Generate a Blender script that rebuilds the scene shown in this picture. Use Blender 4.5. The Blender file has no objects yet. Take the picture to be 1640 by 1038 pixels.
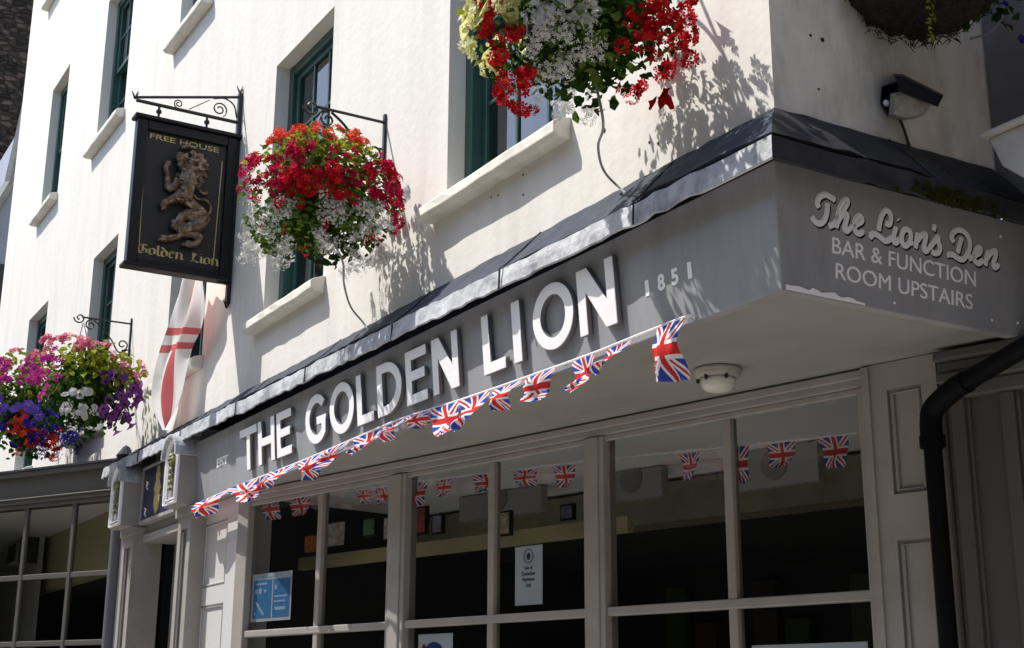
import bpy, bmesh, math, random
from mathutils import Vector, Matrix
rnd = random.Random(7)
R = math.radians
scn = bpy.context.scene
C = bpy.context.collection

# ------------------------------------------------------------------ camera
CAM = Vector((3.378, -3.089, 1.65))
F_PX, TILT, ROLL, YAW = 2188.2, 0.272245, 0.0044, 1.034932
fw = Vector((-math.sin(YAW)*math.cos(TILT), math.cos(YAW)*math.cos(TILT), math.sin(TILT)))
r0 = Vector((math.cos(YAW), math.sin(YAW), 0)); u0 = r0.cross(fw)
rt = r0*math.cos(ROLL)+u0*math.sin(ROLL); up = -r0*math.sin(ROLL)+u0*math.cos(ROLL)
cd = bpy.data.cameras.new('camera'); cam = bpy.data.objects.new('camera', cd); C.objects.link(cam)
M = Matrix.Identity(4)
for i in range(3):
    M[i][0], M[i][1], M[i][2], M[i][3] = rt[i], up[i], -fw[i], CAM[i]
cam.matrix_world = M
cd.sensor_width = 36; cd.lens = F_PX/1640*36; cd.clip_end = 500; cd.clip_start = 0.05
scn.camera = cam
scn.cycles.diffuse_bounces = 8; scn.cycles.transparent_max_bounces = 16

# ------------------------------------------------------------------ light
SUN_TA, SUN_K = 0.90, 2.1            # shadow travel sideways and downwards per metre of projection
SD = Vector((SUN_TA, 1.0, -SUN_K)).normalized()     # direction the light travels
sl = bpy.data.lights.new('sun', 'SUN'); sun = bpy.data.objects.new('sun', sl); C.objects.link(sun)
sl.energy = 4.1; sl.angle = R(0.5); sl.color = (1.0, 0.96, 0.89)
sun.rotation_euler = SD.to_track_quat('-Z', 'Y').to_euler()
w = bpy.data.worlds.new('World'); scn.world = w; w.use_nodes = True
nt = w.node_tree; bg = nt.nodes['Background']
sky = nt.nodes.new('ShaderNodeTexSky'); sky.sky_type = 'NISHITA'; sky.sun_disc = False
sky.sun_elevation = math.asin(-SD.z); sky.sun_rotation = math.atan2(-SD.x, -SD.y)
sky.air_density = 1.0; sky.dust_density = 1.5; sky.ozone_density = 1.0
nt.links.new(sky.outputs[0], bg.inputs[0]); bg.inputs[1].default_value = 0.15
scn.view_settings.view_transform = 'Standard'; scn.view_settings.look = 'None'
scn.view_settings.exposure = 0.68; scn.view_settings.gamma = 1

# ------------------------------------------------------------------ helpers
def at(px, py, n, d):
    """point where the sight line through a photo pixel meets the plane n.p = d"""
    n = Vector(n); r = rt*((px-820)/F_PX) - up*((py-519)/F_PX) + fw
    return CAM + r*((d-CAM.dot(n))/r.dot(n))
def Yp(px, py, y=0.0): return at(px, py, (0, 1, 0), y)
def Xp(px, py, x=0.0): return at(px, py, (1, 0, 0), x)

class MB:
    """collects shapes into one mesh"""
    def __init__(s): s.v = []; s.f = []; s.m = []; s.uv = {}; s.mi = 0
    def add(s, vs, fs, M=None):
        b = len(s.v)
        s.v += [tuple((M @ Vector(p)) if M else p) for p in vs]
        for f in fs: s.f.append(tuple(i+b for i in f)); s.m.append(s.mi)
        return s
    def box(s, a, b, M=None):
        x0, y0, z0 = (min(a[i], b[i]) for i in range(3)); x1, y1, z1 = (max(a[i], b[i]) for i in range(3))
        return s.add([(x0,y0,z0),(x1,y0,z0),(x1,y1,z0),(x0,y1,z0),(x0,y0,z1),(x1,y0,z1),(x1,y1,z1),(x0,y1,z1)],
              [(0,3,2,1),(4,5,6,7),(0,1,5,4),(1,2,6,5),(2,3,7,6),(3,0,4,7)], M)
    def tube(s, pts, r, n=8, M=None, closed=False):
        pts = [Vector(p) for p in pts]; N = len(pts); rs = r if isinstance(r, (list, tuple)) else [r]*N
        vs = []; t0 = (pts[1]-pts[0]).normalized(); a = t0.orthogonal().normalized()
        for i, p in enumerate(pts):
            if closed: t = (pts[(i+1) % N]-pts[i-1])
            else: t = pts[min(i+1, N-1)]-pts[max(i-1, 0)]
            t.normalize(); a = (a - t*a.dot(t))
            a = a.normalized() if a.length > 1e-6 else t.orthogonal().normalized()
            b = t.cross(a)
            for k in range(n):
                q = 2*math.pi*k/n; vs.append(p+(a*math.cos(q)+b*math.sin(q))*rs[i])
        fs = []
        for i in range(N if closed else N-1):
            j = (i+1) % N
            for k in range(n): fs.append((i*n+k, i*n+(k+1) % n, j*n+(k+1) % n, j*n+k))
        if not closed: fs += [tuple(range(n))[::-1], tuple((N-1)*n+k for k in range(n))]
        return s.add(vs, fs, M)
    def prism(s, poly, h, M=None, h0=0.0):
        n = len(poly)
        vs = [(p[0], p[1], h0) for p in poly]+[(p[0], p[1], h) for p in poly]
        return s.add(vs, [tuple(range(n))[::-1], tuple(range(n, 2*n))]+[(i, (i+1) % n, n+(i+1) % n, n+i) for i in range(n)], M)
    def lathe(s, prof, n=20, M=None):
        vs = []; 
        for (r, z) in prof:
            for k in range(n): q = 2*math.pi*k/n; vs.append((r*math.cos(q), r*math.sin(q), z))
        fs = [(i*n+k, i*n+(k+1) % n, (i+1)*n+(k+1) % n, (i+1)*n+k) for i in range(len(prof)-1) for k in range(n)]
        fs += [tuple(range(n))[::-1], tuple((len(prof)-1)*n+k for k in range(n))]
        return s.add(vs, fs, M)
    def loft(s, secs):
        """secs: equal length closed rings"""
        n = len(secs[0]); vs = [p for r in secs for p in r]
        fs = [(i*n+k, i*n+(k+1) % n, (i+1)*n+(k+1) % n, (i+1)*n+k) for i in range(len(secs)-1) for k in range(n)]
        fs += [tuple(range(n))[::-1], tuple((len(secs)-1)*n+k for k in range(n))]
        return s.add(vs, fs)
    def build(s, name, mats, parent=None, smooth=False, bevel=0.0, recalc=True):
        me = bpy.data.meshes.new(name); me.from_pydata(s.v, [], s.f)
        mats = mats if isinstance(mats, (list, tuple)) else [mats]
        for m in mats: me.materials.append(m)
        if len(mats) > 1: me.polygons.foreach_set('material_index', s.m)
        if recalc:
            bm = bmesh.new(); bm.from_mesh(me); bmesh.ops.recalc_face_normals(bm, faces=bm.faces); bm.to_mesh(me); bm.free()
        if smooth: me.polygons.foreach_set('use_smooth', [True]*len(me.polygons))
        o = bpy.data.objects.new(name, me); C.objects.link(o)
        if parent: o.parent = parent
        if bevel:
            b = o.modifiers.new('bevel', 'BEVEL'); b.width = bevel; b.segments = 2; b.limit_method = 'ANGLE'
        return o

def tag(o, label=None, cat=None, group=None, kind=None):
    for k, v in (('label', label), ('category', cat), ('group', group), ('kind', kind)):
        if v: o[k] = v
    return o
def thing(name, label, cat, group=None):
    o = bpy.data.objects.new(name, None); C.objects.link(o); o.empty_display_size = .2
    return tag(o, label, cat, group)

def smooth_pts(pts, k=5, closed=False):
    """Catmull-Rom through points"""
    pts = [Vector(p) for p in pts]; n = len(pts); out = []
    for i in range(n if closed else n-1):
        p1, p2 = pts[i], pts[(i+1) % n]
        p0 = pts[i-1] if (i > 0 or closed) else p1*2-p2
        p3 = pts[(i+2) % n] if (i+2 < n or closed) else p2*2-p1
        for j in range(k):
            t = j/k
            out.append(0.5*((2*p1)+(p2-p0)*t+(2*p0-5*p1+4*p2-p3)*t*t+(3*p1-p0-3*p2+p3)*t**3))
    if not closed: out.append(pts[-1])
    return out

# ------------------------------------------------------------------ materials
def new_mat(name):
    m = bpy.data.materials.new(name); m.use_nodes = True
    return m, m.node_tree, m.node_tree.nodes['Principled BSDF']
def N(nt, t, **kw):
    n = nt.nodes.new(t)
    for k, v in kw.items(): setattr(n, k, v)
    return n
def paint(name, col, rough=.5, var=.12, scale=6, bump=.15, bscale=60, dist=.004, metal=0, stretch=(1, 1, 1), dirt_and_light=None, dirt_and_light_amt=.35, dirt_and_light_scale=1.5, spec=.5):
    m, nt, b = new_mat(name)
    tc = N(nt, 'ShaderNodeTexCoord'); mp = N(nt, 'ShaderNodeMapping'); mp.inputs['Scale'].default_value = stretch
    nt.links.new(tc.outputs['Object'], mp.inputs[0])
    n1 = N(nt, 'ShaderNodeTexNoise'); n1.inputs['Scale'].default_value = scale; n1.inputs['Detail'].default_value = 8; n1.inputs['Roughness'].default_value = .65
    nt.links.new(mp.outputs[0], n1.inputs['Vector'])
    rp = N(nt, 'ShaderNodeValToRGB')
    rp.color_ramp.elements[0].position = .3; rp.color_ramp.elements[1].position = .7
    rp.color_ramp.elements[0].color = (*[c*(1-var) for c in col], 1); rp.color_ramp.elements[1].color = (*[min(1, c*(1+var)) for c in col], 1)
    nt.links.new(n1.outputs[0], rp.inputs[0]); out = rp.outputs[0]
    if dirt_and_light:
        n2 = N(nt, 'ShaderNodeTexNoise'); n2.inputs['Scale'].default_value = dirt_and_light_scale; n2.inputs['Detail'].default_value = 10; n2.inputs['Roughness'].default_value = .7
        nt.links.new(mp.outputs[0], n2.inputs['Vector'])
        r2 = N(nt, 'ShaderNodeValToRGB'); r2.color_ramp.elements[0].position = .48; r2.color_ramp.elements[1].position = .72
        r2.color_ramp.elements[1].color = (dirt_and_light_amt,)*3+(1,)
        nt.links.new(n2.outputs[0], r2.inputs[0])
        mx = N(nt, 'ShaderNodeMix', data_type='RGBA'); nt.links.new(r2.outputs[0], mx.inputs[0]); nt.links.new(out, mx.inputs[6]); mx.inputs[7].default_value = (*dirt_and_light, 1)
        out = mx.outputs[2]
    nt.links.new(out, b.inputs['Base Color'])
    b.inputs['Roughness'].default_value = rough; b.inputs['Metallic'].default_value = metal
    b.inputs['Specular IOR Level'].default_value = spec
    if bump:
        n3 = N(nt, 'ShaderNodeTexNoise'); n3.inputs['Scale'].default_value = bscale; n3.inputs['Detail'].default_value = 6
        nt.links.new(tc.outputs['Object'], n3.inputs['Vector'])
        bp = N(nt, 'ShaderNodeBump'); bp.inputs['Strength'].default_value = bump; bp.inputs['Distance'].default_value = dist
        nt.links.new(n3.outputs[0], bp.inputs['Height']); nt.links.new(bp.outputs[0], b.inputs['Normal'])
    return m
def plain(name, col, rough=.5, spec=.4):
    m, nt, b = new_mat(name)
    b.inputs['Base Color'].default_value = (*col, 1); b.inputs['Roughness'].default_value = rough; b.inputs['Specular IOR Level'].default_value = spec
    return m
def petal(name, col, col2=None, trans=.35, var=.25):
    """thin leaf or petal: lets some light through, varies from piece to piece"""
    m, nt, b = new_mat(name); nt.nodes.remove(b)
    geo = N(nt, 'ShaderNodeNewGeometry'); rp = N(nt, 'ShaderNodeValToRGB')
    c2 = col2 or [min(1, c*(1+var)) for c in col]
    rp.color_ramp.elements[0].color = (*[c*(1-var) for c in col], 1); rp.color_ramp.elements[1].color = (*c2, 1)
    nt.links.new(geo.outputs['Random Per Island'], rp.inputs[0])
    d = N(nt, 'ShaderNodeBsdfDiffuse'); t = N(nt, 'ShaderNodeBsdfTranslucent'); mx = N(nt, 'ShaderNodeMixShader'); mx.inputs[0].default_value = trans
    nt.links.new(rp.outputs[0], d.inputs[0]); nt.links.new(rp.outputs[0], t.inputs[0])
    nt.links.new(d.outputs[0], mx.inputs[1]); nt.links.new(t.outputs[0], mx.inputs[2])
    nt.links.new(mx.outputs[0], nt.nodes['Material Output'].inputs[0])
    return m
def glass_mat(name, tint=(.97, .98, .975), base=.0, rough=.01, wav=.0):
    m, nt, b = new_mat(name); nt.nodes.remove(b)
    t = N(nt, 'ShaderNodeBsdfTransparent'); t.inputs[0].default_value = (*tint, 1)
    g = N(nt, 'ShaderNodeBsdfGlossy'); g.inputs['Roughness'].default_value = rough
    fr = N(nt, 'ShaderNodeFresnel'); fr.inputs[0].default_value = 1.55
    ad = N(nt, 'ShaderNodeMath', operation='MULTIPLY_ADD'); ad.inputs[1].default_value = 0.7; ad.inputs[2].default_value = base; ad.use_clamp = True
    nt.links.new(fr.outputs[0], ad.inputs[0])
    if wav:
        tc = N(nt, 'ShaderNodeTexCoord'); n3 = N(nt, 'ShaderNodeTexNoise'); n3.inputs['Scale'].default_value = 2.2; n3.inputs['Detail'].default_value = 1
        nt.links.new(tc.outputs['Object'], n3.inputs['Vector'])
        bp = N(nt, 'ShaderNodeBump'); bp.inputs['Strength'].default_value = wav; bp.inputs['Distance'].default_value = .02
        nt.links.new(n3.outputs[0], bp.inputs['Height']); nt.links.new(bp.outputs[0], g.inputs['Normal'])
    mx = N(nt, 'ShaderNodeMixShader')
    nt.links.new(ad.outputs[0], mx.inputs[0]); nt.links.new(t.outputs[0], mx.inputs[1]); nt.links.new(g.outputs[0], mx.inputs[2])
    nt.links.new(mx.outputs[0], nt.nodes['Material Output'].inputs[0])
    return m
def cloth_mat(name, fn, trans=.35):
    """fn(nt, math, U, V, mix) returns a colour socket; U,V run -1..1 over the cloth"""
    m, nt, b = new_mat(name); nt.nodes.remove(b)
    tc = N(nt, 'ShaderNodeTexCoord'); sp = N(nt, 'ShaderNodeSeparateXYZ'); nt.links.new(tc.outputs['UV'], sp.inputs[0])
    def mt(op, a, c=None, d=None):
        n = N(nt, 'ShaderNodeMath', operation=op)
        for i, x in enumerate((a, c, d)):
            if x is None: continue
            if isinstance(x, (int, float)): n.inputs[i].default_value = x
            else: nt.links.new(x, n.inputs[i])
        return n.outputs[0]
    def mix(fac, a, bcol):
        n = N(nt, 'ShaderNodeMix', data_type='RGBA'); nt.links.new(fac, n.inputs[0])
        for i, x in ((6, a), (7, bcol)):
            if isinstance(x, tuple): n.inputs[i].default_value = (*x, 1)
            else: nt.links.new(x, n.inputs[i])
        return n.outputs[2]
    U = mt('MULTIPLY_ADD', sp.outputs[0], 2, -1); V = mt('MULTIPLY_ADD', sp.outputs[1], 2, -1)
    col = fn(mt, mix, U, V)
    d = N(nt, 'ShaderNodeBsdfDiffuse'); t = N(nt, 'ShaderNodeBsdfTranslucent'); mx = N(nt, 'ShaderNodeMixShader'); mx.inputs[0].default_value = trans
    nt.links.new(col, d.inputs[0]); nt.links.new(col, t.inputs[0])
    nt.links.new(d.outputs[0], mx.inputs[1]); nt.links.new(t.outputs[0], mx.inputs[2])
    nt.links.new(mx.outputs[0], nt.nodes['Material Output'].inputs[0])
    return m
def jack(mt, mix, U, V):
    red, white, blue = (.66, .05, .05), (.86, .86, .87), (.05, .09, .42)
    aU, aV = mt('ABSOLUTE', U), mt('ABSOLUTE', V)
    dg = mt('ABSOLUTE', mt('SUBTRACT', aU, aV))
    c = mix(mt('LESS_THAN', dg, .27), blue, white)
    c = mix(mt('LESS_THAN', dg, .085), c, red)
    c = mix(mt('MAXIMUM', mt('LESS_THAN', aU, .24), mt('LESS_THAN', aV, .33)), c, white)
    return mix(mt('MAXIMUM', mt('LESS_THAN', aU, .13), mt('LESS_THAN', aV, .19)), c, red)
def cross(mt, mix, U, V):
    red, white, blue = (.66, .17, .18), (.88, .87, .87), (.30, .32, .6)
    b = mt('MULTIPLY', mt('LESS_THAN', U, -.45), mt('GREATER_THAN', V, .86))
    c = mix(b, white, blue)
    aV = mt('ABSOLUTE', mt('ADD', V, -.12))
    bars = mt('MULTIPLY', mt('LESS_THAN', aV, .13), mt('GREATER_THAN', aV, .05))
    vu = mt('ABSOLUTE', mt('ADD', U, -.12))
    return mix(mt('MAXIMUM', bars, mt('LESS_THAN', vu, .2)), c, red)

m_wall = paint('white_render', (.70, .675, .625), rough=.9, var=.05, scale=4, bump=.28, bscale=16, dist=.010, dirt_and_light=(.50, .475, .42), dirt_and_light_amt=.42, dirt_and_light_scale=1.3, stretch=(2.4, 2.4, .35))
m_wallB = paint('stained_render', (.76, .73, .66), rough=.9, var=.12, scale=5, bump=.4, bscale=18, dist=.012, dirt_and_light=(.25, .21, .15), dirt_and_light_amt=.7, dirt_and_light_scale=2.2, stretch=(1.5, 1.5, .5))
m_sill = paint('painted_stone', (.74, .71, .63), rough=.8, var=.08, scale=9, dirt_and_light=(.34, .29, .2), dirt_and_light_amt=.55, dirt_and_light_scale=3)
m_green = paint('green_gloss', (.026, .078, .066), rough=.35, var=.2, bump=.05)
m_fascia = paint('grey_board', (.30, .305, .32), rough=.45, var=.05, scale=3, bump=.08, bscale=30, dirt_and_light=(.19, .19, .19), dirt_and_light_amt=.7, dirt_and_light_scale=1.6, stretch=(2.5, 2.5, .5))
m_frame = paint('warm_grey_paint', (.30, .28, .255), rough=.5, var=.06, scale=5, bump=.1, bscale=40, dirt_and_light=(.18, .165, .145), dirt_and_light_amt=.4, dirt_and_light_scale=4)
m_soffit = paint('soffit_paint', (.275, .27, .245), rough=.6, var=.05, scale=2, bump=.12, bscale=6, dist=.01, dirt_and_light=(.165, .16, .135), dirt_and_light_amt=.5, dirt_and_light_scale=1.5)
m_white = paint('white_letter_paint', (.90, .90, .91), rough=.45, var=.03, bump=.05, dirt_and_light=(.6, .6, .6), dirt_and_light_amt=.3, dirt_and_light_scale=12)
m_letter_side = plain('dark_letter_side', (.16, .16, .17), .6)
m_lead_dark = paint('dark_lead', (.045, .051, .070), rough=.8, var=.35, scale=7, bump=.4, bscale=10, dist=.015, dirt_and_light=(.085, .09, .11), dirt_and_light_amt=.5, dirt_and_light_scale=5, spec=.12)
m_lead = paint('pale_lead', (.43, .44, .47), rough=.6, var=.35, scale=9, bump=.6, bscale=18, dist=.015, dirt_and_light=(.08, .085, .10), dirt_and_light_amt=.9, dirt_and_light_scale=4)  # noise paints broken sun patches into the apron colour
m_leadB = paint('blackish_lead', (.028, .029, .036), rough=.6, var=.4, scale=9, bump=.5, bscale=18, dist=.012, dirt_and_light=(.06, .06, .045), dirt_and_light_amt=.6, dirt_and_light_scale=4, spec=.3)  # near-black tone for the side run and the seams
m_iron = paint('black_iron', (.012, .012, .015), rough=.45, var=.3, bump=.1)
m_black = paint('black_gloss', (.006, .006, .008), rough=.45, var=.3, bump=.08, spec=.25)
m_pipe = paint('pipe_black', (.004, .004, .005), rough=.6, var=.3, bump=.08, spec=.08)
m_board = paint('sign_black', (.016, .016, .018), rough=.45, var=.2, scale=5, bump=.1, bscale=20, spec=.3)
m_gold = paint('gold_leaf', (.46, .365, .14), rough=.4, var=.4, scale=40, bump=0, dirt_and_light=(.12, .10, .05), dirt_and_light_amt=.5, dirt_and_light_scale=25)
m_bronze = paint('bronze_relief', (.13, .083, .05), rough=.25, var=.6, scale=26, bump=.3, bscale=60, metal=.45, dirt_and_light=(.42, .36, .30), dirt_and_light_amt=.55, dirt_and_light_scale=26)  # pale patches are highlights painted into the bronze
m_navy = paint('navy_board', (.010, .012, .06), rough=.3, var=.15, bump=.03)
m_glass = glass_mat('shop_glass', wav=.12)
m_upglass = glass_mat('sash_glass', tint=(.5, .53, .55), base=.2, wav=.06)
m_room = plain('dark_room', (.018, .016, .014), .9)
m_olive = paint('olive_room_wall', (.40, .36, .20), rough=.9, var=.05)
m_ceil = plain('room_ceiling', (.88, .90, .86), .9)
m_shop = paint('dark_grey_paint', (.105, .10, .088), rough=.45, var=.06, scale=5, bump=.1, bscale=40)
m_shopmid = paint('blue_grey_paint', (.11, .11, .125), rough=.45, var=.06)
m_cable = plain('grey_cable', (.28, .28, .29), .5)
m_paper = paint('paper', (.60, .64, .70), rough=.6, var=.03, bump=0)
m_blue = paint('blue_print', (.07, .24, .50), rough=.5, var=.15, scale=30, bump=0)
m_pale = plain('pale_print', (.42, .58, .74), .5)
m_ink = plain('dark_ink', (.05, .06, .09), .6)
m_lampglass = paint('lamp_glass', (.55, .53, .47), rough=.25, var=.1, bump=.3, bscale=60)
m_lampbase = paint('lamp_base', (.33, .31, .27), rough=.5, var=.2)
m_coir = paint('coir', (.020, .013, .007), rough=1, var=.6, scale=30, bump=1, bscale=60, dist=.03)
m_jack = cloth_mat('union_flag', jack); m_cross = cloth_mat('cross_flag', cross, .5)
m_string = plain('white_tape', (.75, .75, .75), .8)
m_asph = paint('asphalt', (.12, .115, .11), rough=.9, var=.2, scale=20, bump=.3)
m_pave = paint('paving', (.34, .325, .30), rough=.9, var=.15, scale=4, bump=.2)
m_stone = None

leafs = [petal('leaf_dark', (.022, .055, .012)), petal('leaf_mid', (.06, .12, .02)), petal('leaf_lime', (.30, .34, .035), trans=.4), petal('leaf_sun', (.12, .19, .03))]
P = dict(red=petal('petal_red', (.42, .004, .012), (.78, .03, .04), .3), scarlet=petal('petal_scarlet', (.75, .045, .03), (.85, .16, .09), .45),
         crimson=petal('petal_crimson', (.36, .004, .03), (.75, .03, .13), .35), white=petal('petal_white', (.72, .72, .68), (.85, .85, .82), .3),
         cream=petal('petal_cream', (.82, .80, .30), (.92, .91, .70), .5), pink=petal('petal_pink', (.72, .13, .25), (.85, .38, .45), .4),
         magenta=petal('petal_magenta', (.52, .02, .26), (.66, .08, .42), .4), purple=petal('petal_purple', (.20, .05, .26), (.40, .20, .50), .35),
         blue=petal('petal_blue', (.035, .02, .30), (.09, .06, .55), .3), violet=petal('petal_violet', (.16, .08, .60), (.42, .30, .85), .4),
         orange=petal('petal_orange', (.70, .03, .02), (.80, .09, .05), .35), heart=petal('petal_heart', (.05, .01, .06), (.12, .03, .12), .2),
         grey=petal('petal_grey', (.60, .60, .60), (.85, .85, .83), .4))

def rubble_mat():
    m, nt, b = new_mat('rubble_stone'); tc = N(nt, 'ShaderNodeTexCoord'); mp = N(nt, 'ShaderNodeMapping'); mp.inputs['Scale'].default_value = (1, 1, 1.7)
    nt.links.new(tc.outputs['Object'], mp.inputs[0])
    v = N(nt, 'ShaderNodeTexVoronoi'); v.inputs['Scale'].default_value = 5.5; nt.links.new(mp.outputs[0], v.inputs['Vector'])
    ve = N(nt, 'ShaderNodeTexVoronoi', feature='DISTANCE_TO_EDGE'); ve.inputs['Scale'].default_value = 5.5; nt.links.new(mp.outputs[0], ve.inputs['Vector'])
    n = N(nt, 'ShaderNodeTexNoise'); n.inputs['Scale'].default_value = 9; n.inputs['Detail'].default_value = 8; nt.links.new(tc.outputs['Object'], n.inputs['Vector'])
    rp = N(nt, 'ShaderNodeValToRGB'); rp.color_ramp.elements[0].color = (.03, .02, .014, 1); rp.color_ramp.elements[1].color = (.16, .11, .075, 1)
    sp = N(nt, 'ShaderNodeSeparateColor'); nt.links.new(v.outputs['Color'], sp.inputs[0])
    mm = N(nt, 'ShaderNodeMath', operation='MULTIPLY'); nt.links.new(sp.outputs[0], mm.inputs[0]); nt.links.new(n.outputs[0], mm.inputs[1])
    m2 = N(nt, 'ShaderNodeMath', operation='MULTIPLY'); m2.inputs[1].default_value = 1.9; nt.links.new(mm.outputs[0], m2.inputs[0])
    nt.links.new(m2.outputs[0], rp.inputs[0]); nt.links.new(rp.outputs[0], b.inputs['Base Color'])
    r2 = N(nt, 'ShaderNodeMapRange'); r2.inputs[2].default_value = .18; nt.links.new(ve.outputs['Distance'], r2.inputs[0])
    bp = N(nt, 'ShaderNodeBump'); bp.inputs['Strength'].default_value = 1; bp.inputs['Distance'].default_value = .12
    nt.links.new(r2.outputs[0], bp.inputs['Height']); nt.links.new(bp.outputs[0], b.inputs['Normal']); b.inputs['Roughness'].default_value = .95
    return m
m_stone = rubble_mat()

# ------------------------------------------------------------------ ground
mb = MB(); mb.add([(-200, -200, 0), (200, -200, 0), (200, 200, 0), (-200, 200, 0)], [(0, 1, 2, 3)])
tag(mb.build('road', m_asph), kind='structure')
mb = MB(); mb.box((-30, -6.1, -.05), (12, 8, .12)); tag(mb.build('pavement', m_pave), kind='structure')
mb = MB(); mb.box((-30, -16, -.05), (12, -7.4, .12)); tag(mb.build('pavement', m_pave), kind='structure')

# ------------------------------------------------------------------ the pub: walls
pub = thing('pub_building', 'white rendered pub with green sash windows and grey shopfront under a lead edged fascia', 'building')
ZT = 13.6; XL = -15.3
openings = [(-2.49, -1.36, 4.17, 6.10), (-5.12, -4.10, 4.17, 6.03), (-7.35, -6.40, 4.17, 6.03), (-10.16, -9.24, 4.17, 6.01), (-13.2, -12.2, 4.17, 6.09),
            (-7.68, -6.78, 7.38, 9.1), (-10.55, -9.45, 7.38, 9.1), (-13.2, -12.3, 7.42, 9.1), (-13.95, -13.0, 10.72, 12.5)]
REV = .16
def holed_wall(mb, x0, x1, z0, z1, ops, rev):
    xs = sorted({x0, x1, *[v for o in ops for v in o[:2]]}); zs = sorted({z0, z1, *[v for o in ops for v in o[2:]]})
    for i in range(len(xs)-1):
        for j in range(len(zs)-1):
            cx, cz = (xs[i]+xs[i+1])/2, (zs[j]+zs[j+1])/2
            if any(o[0] < cx < o[1] and o[2] < cz < o[3] for o in ops): continue
            mb.add([(xs[i], 0, zs[j]), (xs[i+1], 0, zs[j]), (xs[i+1], 0, zs[j+1]), (xs[i], 0, zs[j+1])], [(0, 1, 2, 3)])
    for a, b, c, d in ops:
        mb.add([(a, 0, c), (a, rev, c), (a, rev, d), (a, 0, d)], [(0, 1, 2, 3)]); mb.add([(b, 0, c), (b, rev, c), (b, rev, d), (b, 0, d)], [(3, 2, 1, 0)])
        mb.add([(a, 0, d), (b, 0, d), (b, rev, d), (a, rev, d)], [(3, 2, 1, 0)]); mb.add([(a, 0, c), (b, 0, c), (b, rev, c), (a, rev, c)], [(0, 1, 2, 3)])
mb = MB(); holed_wall(mb, XL, 0, 3.62, ZT, openings, REV)
mb.add([(XL, 0, 0), (-11.2, 0, 0), (-11.2, 0, 3.62), (XL, 0, 3.62)], [(0, 1, 2, 3)])
mb.add([(XL, 0, 0), (XL, 6, 0), (XL, 6, ZT), (XL, 0, ZT)], [(3, 2, 1, 0)])
mb.add([(XL, 0, ZT), (0, 0, ZT), (0, 6, ZT), (XL, 6, ZT)], [(0, 1, 2, 3)])
wall = mb.build('front_wall', m_wall, pub, recalc=False)
mb = MB(); mb.add([(0, 0, 3.62), (0, 1.4, 3.62), (0, 1.4, ZT), (0, 0, ZT)], [(0, 1, 2, 3)]); mb.build('side_wall', m_wallB, pub, recalc=False)
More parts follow.
